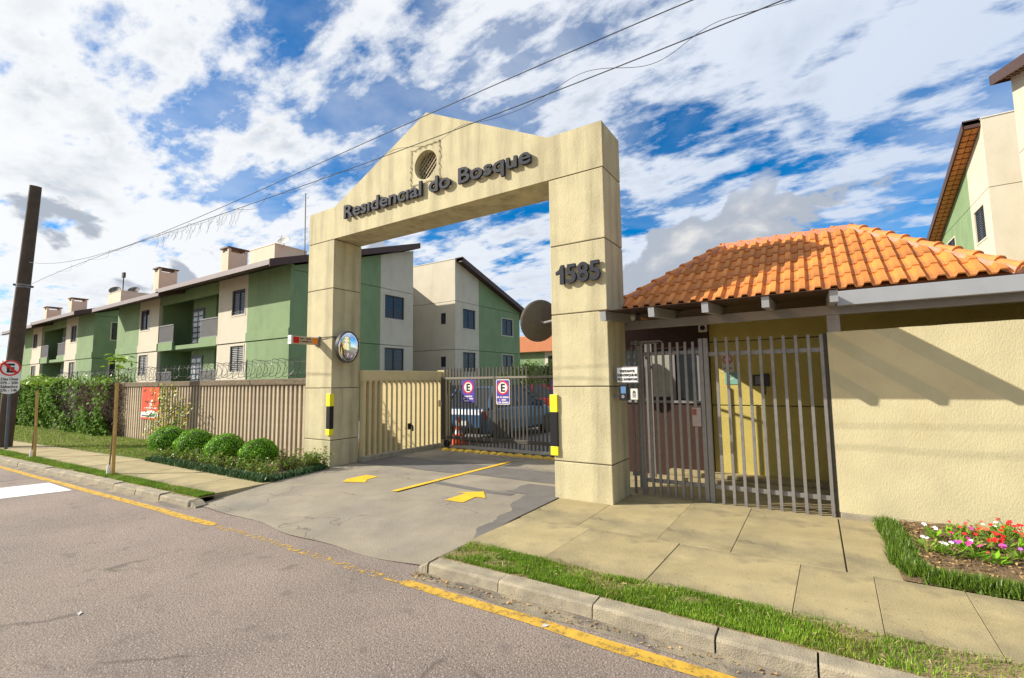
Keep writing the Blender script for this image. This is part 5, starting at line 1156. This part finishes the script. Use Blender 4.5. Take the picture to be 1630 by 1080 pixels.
# yellow flowering climber on the fence
yc_ = thing('yellow_climber', (-12.2, FY-.2, 0), 'climbing shrub with yellow leaves against the concrete fence over the red banner', 'climber')
q = MB(); Ps = []; Gs = []
for k in range(11):
    x = -11.9+random.uniform(-.9, .9); p = Vector((x, FY-.25, 0)); pts = [p]
    for j in range(7): p = p+Vector((random.uniform(-.16, .24), random.uniform(-.06, .03), random.uniform(.12, .28))); p.y = min(p.y, FY-.12); pts.append(p); 
    pts = [a for a in pts if a.z < 1.75]; q.tube(pts, .007, 4) if len(pts) > 1 else None
    for a in pts[1:]:
        for j in range(8): (Ps if random.random() < .36 else Gs).append(a+Vector((random.gauss(0, .11), random.gauss(-.03, .03), random.gauss(0, .08))))
for j in range(300): (Ps if random.random() < .5 else Gs).append(Vector((-12.4+random.uniform(-.8, .9), FY-.3+random.gauss(0, .08), abs(random.gauss(.18, .22)))))
q.build('stems', mat('shrub_stem', (.20, .17, .07)), yc_)
for nm, ar, m in (('yellow_leaves', Ps, leaf_yel_m), ('green_leaves', Gs, leaf_shrub_m)): P = np.array(ar); quads(nm, leaf_quads(P, unit(rng.normal(size=P.shape)*.6+[.1, -1, .3]), rng.uniform(.06, .12, len(P)), .5), m, yc_)
# flower plants
cols_ = {'red': (.62, .008, .012), 'white': (.80, .78, .74), 'pink': (.70, .06, .30), 'coral': (.62, .10, .05), 'violet': (.45, .10, .50)}
fl_m = {k: mat('petal_'+k, v, .6, .1, 30, island=.15) for k, v in cols_.items()}
def flower(x, y, kind, h=.12, nf=4, leaves=18):
    t = thing('flower_plant', (x, y, .04), 'low bedding plant with %s flowers in the bed by the cream wall' % kind, 'flowers', '%s bedding flowers' % kind)
    n = leaves; a = rng.uniform(0, 2*math.pi, n); P = np.stack([x+np.cos(a)*.06, y+np.sin(a)*.06, .06+rng.random(n)*h*.6], 1); d = np.stack([np.cos(a), np.sin(a), rng.uniform(.2, 1.0, n)], 1); d = unit(d); s_ = unit(np.cross(d, [[0, 0, 1.]])); l = rng.uniform(.05, .11, (n, 1))
    V = np.stack([P-d*l*.5, P+s_*l*.16, P+d*l*.6, P-s_*l*.16], 1); quads('leaves', V, leaf_shrub_m if random.random() < .6 else leaf_ball_m, t)
    q = MB(); st = MB()
    for k in range(nf):
        c = Vector((x+random.gauss(0, .055), y+random.gauss(0, .055), .07+h*random.uniform(.6, 1.1))); st.tube([(x, y, .05), tuple(c)], .003, 4)
        tl = Vector((random.gauss(0, .3), -.5+random.gauss(0, .3), 1)).normalized(); u = tl.orthogonal().normalized(); v = tl.cross(u); r0 = random.uniform(.013, .021)
        for j in range(5):
            th = 2*math.pi*j/5; e = u*math.cos(th)+v*math.sin(th); s2 = tl.cross(e)*r0*.55; q.add([c, c+e*r0*.6+s2+tl*.006, c+e*r0*1.15+tl*.003, c+e*r0*.6-s2+tl*.006], [(0, 1, 2, 3)])
    q.build('petals', fl_m[kind], t); st.build('stalks', leaf_shrub_m, t)
spots = [(1475, 868, 'white', 3), (1500, 872, 'white', 5), (1490, 850, 'white', 2), (1518, 876, 'violet', 2), (1530, 855, 'red', 3), (1545, 848, 'pink', 3), (1536, 870, 'pink', 3), (1563, 866, 'red', 4), (1578, 856, 'red', 6), (1572, 846, 'coral', 4), (1553, 880, 'pink', 3),
         (1595, 868, 'red', 4), (1600, 850, 'red', 6), (1612, 845, 'red', 6), (1622, 862, 'coral', 3), (1626, 880, 'violet', 2), (1564, 832, 'white', 3), (1525, 838, 'coral', 2), (1603, 882, 'pink', 2), (1590, 838, 'red', 4), (1628, 848, 'red', 5), (1584, 886, 'coral', 1), (1512, 845, 'red', 1), (1545, 866, 'white', 1)]
for x_, y_, k, nf in spots:
    p = onz(x_, y_+6, .08); flower(p.x, min(p.y, .62), k, random.uniform(.08, .14), nf, random.randint(14, 30))
for x_ in np.arange(4.9, 8.4, .28): flower(x_, random.uniform(-.5, .4), random.choice(['red', 'white', 'pink']))
# fallen leaves and litter on the road and pavement
for (x_, y_) in ((126, 978), (868, 998), (92, 746), (1298, 1071)):
    p = onz(x_, y_, RZ); a = random.uniform(0, 3); q = MB(); r0 = .035
    q.add([(p.x+r0*math.cos(a), p.y+r0*math.sin(a), RZ+.006), (p.x+r0*.5*math.cos(a+1.6), p.y+r0*.5*math.sin(a+1.6), RZ+.014), (p.x-r0*math.cos(a), p.y-r0*math.sin(a), RZ+.006), (p.x-r0*.5*math.cos(a+1.6), p.y-r0*.5*math.sin(a+1.6), RZ+.010)], [(0, 1, 2, 3)])
    tag(q.build('paper_scrap', offwhite_m), 'small pale paper scrap lying on the asphalt road', 'litter', 'paper scraps on the road')
# dry leaves: mulch in the bed, debris along the gutter and on the verge
def litter(name, P, size, m, label, asp=.5):
    return tag(quads(name, leaf_quads(P, unit(rng.normal(size=P.shape)*.35+[0, 0, 1]), size, asp), m), label, 'leaf litter', kind='stuff')
dry_m = mat('dry_leaf', (.33, .21, .09), .9, 0, island=.6)
n = 2600; P = np.stack([3.78+3.4*rng.random(n)**1.4, -.86+1.55*rng.random(n), .055+.02*rng.random(n)], 1); litter('leaf_mulch', P, rng.uniform(.018, .045, n), dry_m, 'dry brown leaf mulch covering the soil of the flower bed')
n = 420; x = .0+6*rng.random(n)**1.6; P = np.stack([x, -2.70-.10*rng.random(n)**2, np.full(n, RZ+.008)], 1); litter('gutter_debris', P, rng.uniform(.012, .035, n), dry_m, 'dry leaf debris lying along the gutter by the kerb stones')
n = 700; x = .15+5.5*rng.random(n); P = np.stack([x, -2.45+.36*rng.random(n), np.full(n, .004)], 1); litter('dry_straw', P, rng.uniform(.02, .07, n), mat('straw', (.34, .27, .12), .9, 0, island=.4), 'dry straw scattered in the grass strip by the gate', .10)
# courtyard greenery and the distant hill
def tree(x, y, h, r_, label, m, n=2600, ls=.16, tr=.10):
    t = thing('garden_tree', (x, y, 0), label, 'tree'); MB().tube([(x, y, -.1), (x+.05, y, h*.35), (x, y+.05, h*.7)], [tr, tr*.7, tr*.35], 8).build('trunk', mat('bark', (.16, .11, .07)), t)
    for k in range(6): a = k*1.05; MB().tube([(x, y, h*.4), (x+math.cos(a)*r_*.6, y+math.sin(a)*r_*.6, h*.7)], [tr*.4, tr*.12], 5).build('limb', mat('bark', (.16, .11, .07)), t)
    cl = [(rng.normal(size=3)*[r_*.45, r_*.45, r_*.35]+[x, y, h*.72]) for _ in range(16)]; P = np.concatenate([c+rng.normal(size=(n//16, 3))*r_*.20 for c in cl]); quads('crown', leaf_quads(P, unit(rng.normal(size=P.shape)+[0, 0, .5]), rng.uniform(ls*.6, ls*1.3, len(P)), .5), m, t)
p = ony(850, 640, 15); tree(p.x, 15, 2.5, 1.0, 'yellow green garden tree in the courtyard behind the sliding gate', leaf_lime_m)
p = ony(873, 640, 16); tree(p.x, 16, 2.7, 1.1, 'leafy garden tree beside the cars in the courtyard', leaf_shrub_m)
p = onx(300, 605, -24.5); tree(-23.5, 2.6, 2.2, .6, 'small garden shrub tree behind the razor wire in front of the balconies', leaf_shrub_m, 1200, .10, .05)
tree(-36.5, 3.2, 2.3, .7, 'small garden tree between the two blocks behind the hedge', leaf_shrub_m, 1200, .12, .05)
n = 26; mb = MB(); vs = []
for i in range(n+1):
    a = R(128)+R(60)*i/n; x, y = CAM[0]+math.cos(a)*420, CAM[1]+math.sin(a)*420; hh = 26+9*math.sin(i*.9)+5*math.sin(i*2.3)
    vs += [(x, y, -1), (CAM[0]+math.cos(a)*520, CAM[1]+math.sin(a)*520, hh)]
mb.add(vs, [(2*i, 2*i+2, 2*i+3, 2*i+1) for i in range(n)]); hl = mb.build('hill', mat('hill_green', (.06, .09, .045), .95, .3, .05)); hl['kind'] = 'structure'
N_ = 9000; ii = rng.random(N_)*n; t = rng.random(N_)**.7; i0 = np.minimum(ii.astype(int), n-1); fr_ = ii-i0; A = np.array(vs); lo = A[2*i0]*(1-fr_)[:, None]+A[2*i0+2]*fr_[:, None]; hi = A[2*i0+1]*(1-fr_)[:, None]+A[2*i0+3]*fr_[:, None]
P = lo+(hi-lo)*t[:, None]+rng.normal(size=(N_, 3))*[1.5, 1.5, 1.2]+[0, 0, 1.5]
tag(quads('far_wood', leaf_quads(P, unit(rng.normal(size=P.shape)+[.5, -.6, .4]), rng.uniform(2.0, 4.5, N_), .8), far_tree_m), 'distant wooded hill at the end of the street', 'wood', kind='stuff')
q = 0
for k in range(9):
    a = R(176-k*2.2); d = 330+20*(k % 3); x, y = CAM[0]+math.cos(a)*d, CAM[1]+math.sin(a)*d; z = 4+(k*5) % 11
    hsx = thing('hillside_house', (x, y, z-4), 'small white hillside house with a brown roof far down the street', 'house', 'houses on the distant hill')
    MB().box(x-4, x+4, y-4, y+4, z-8, z+5).build('wall', white_m, hsx); MB().prism([(-4.6, 5), (0, 7.4), (4.6, 5)], lambda u, v, w, x=x, y=y, z=z: (x+w, y+u, z+v), -4.5, 4.5).build('roof', rooftile_m, hsx)
    for w0 in (-2.4, 1.0): MB().box(x+4.0, x+4.06, y+w0, y+w0+1.4, z+1.5, z+3).build('window', glass_m, hsx)

for o in bpy.data.objects:
    if o.parent and o.name.split('.')[0] in ('lettering', 'petals', 'stalks', 'barbs', 'balusters', 'panes', 'leaves', 'foliage', 'crown', 'shutter', 'dead_twigs', 'fresh_shoots', 'grille_slots', 'yellow_leaves', 'green_leaves', 'stems', 'chimney_piers'):
        o['kind'] = 'stuff'
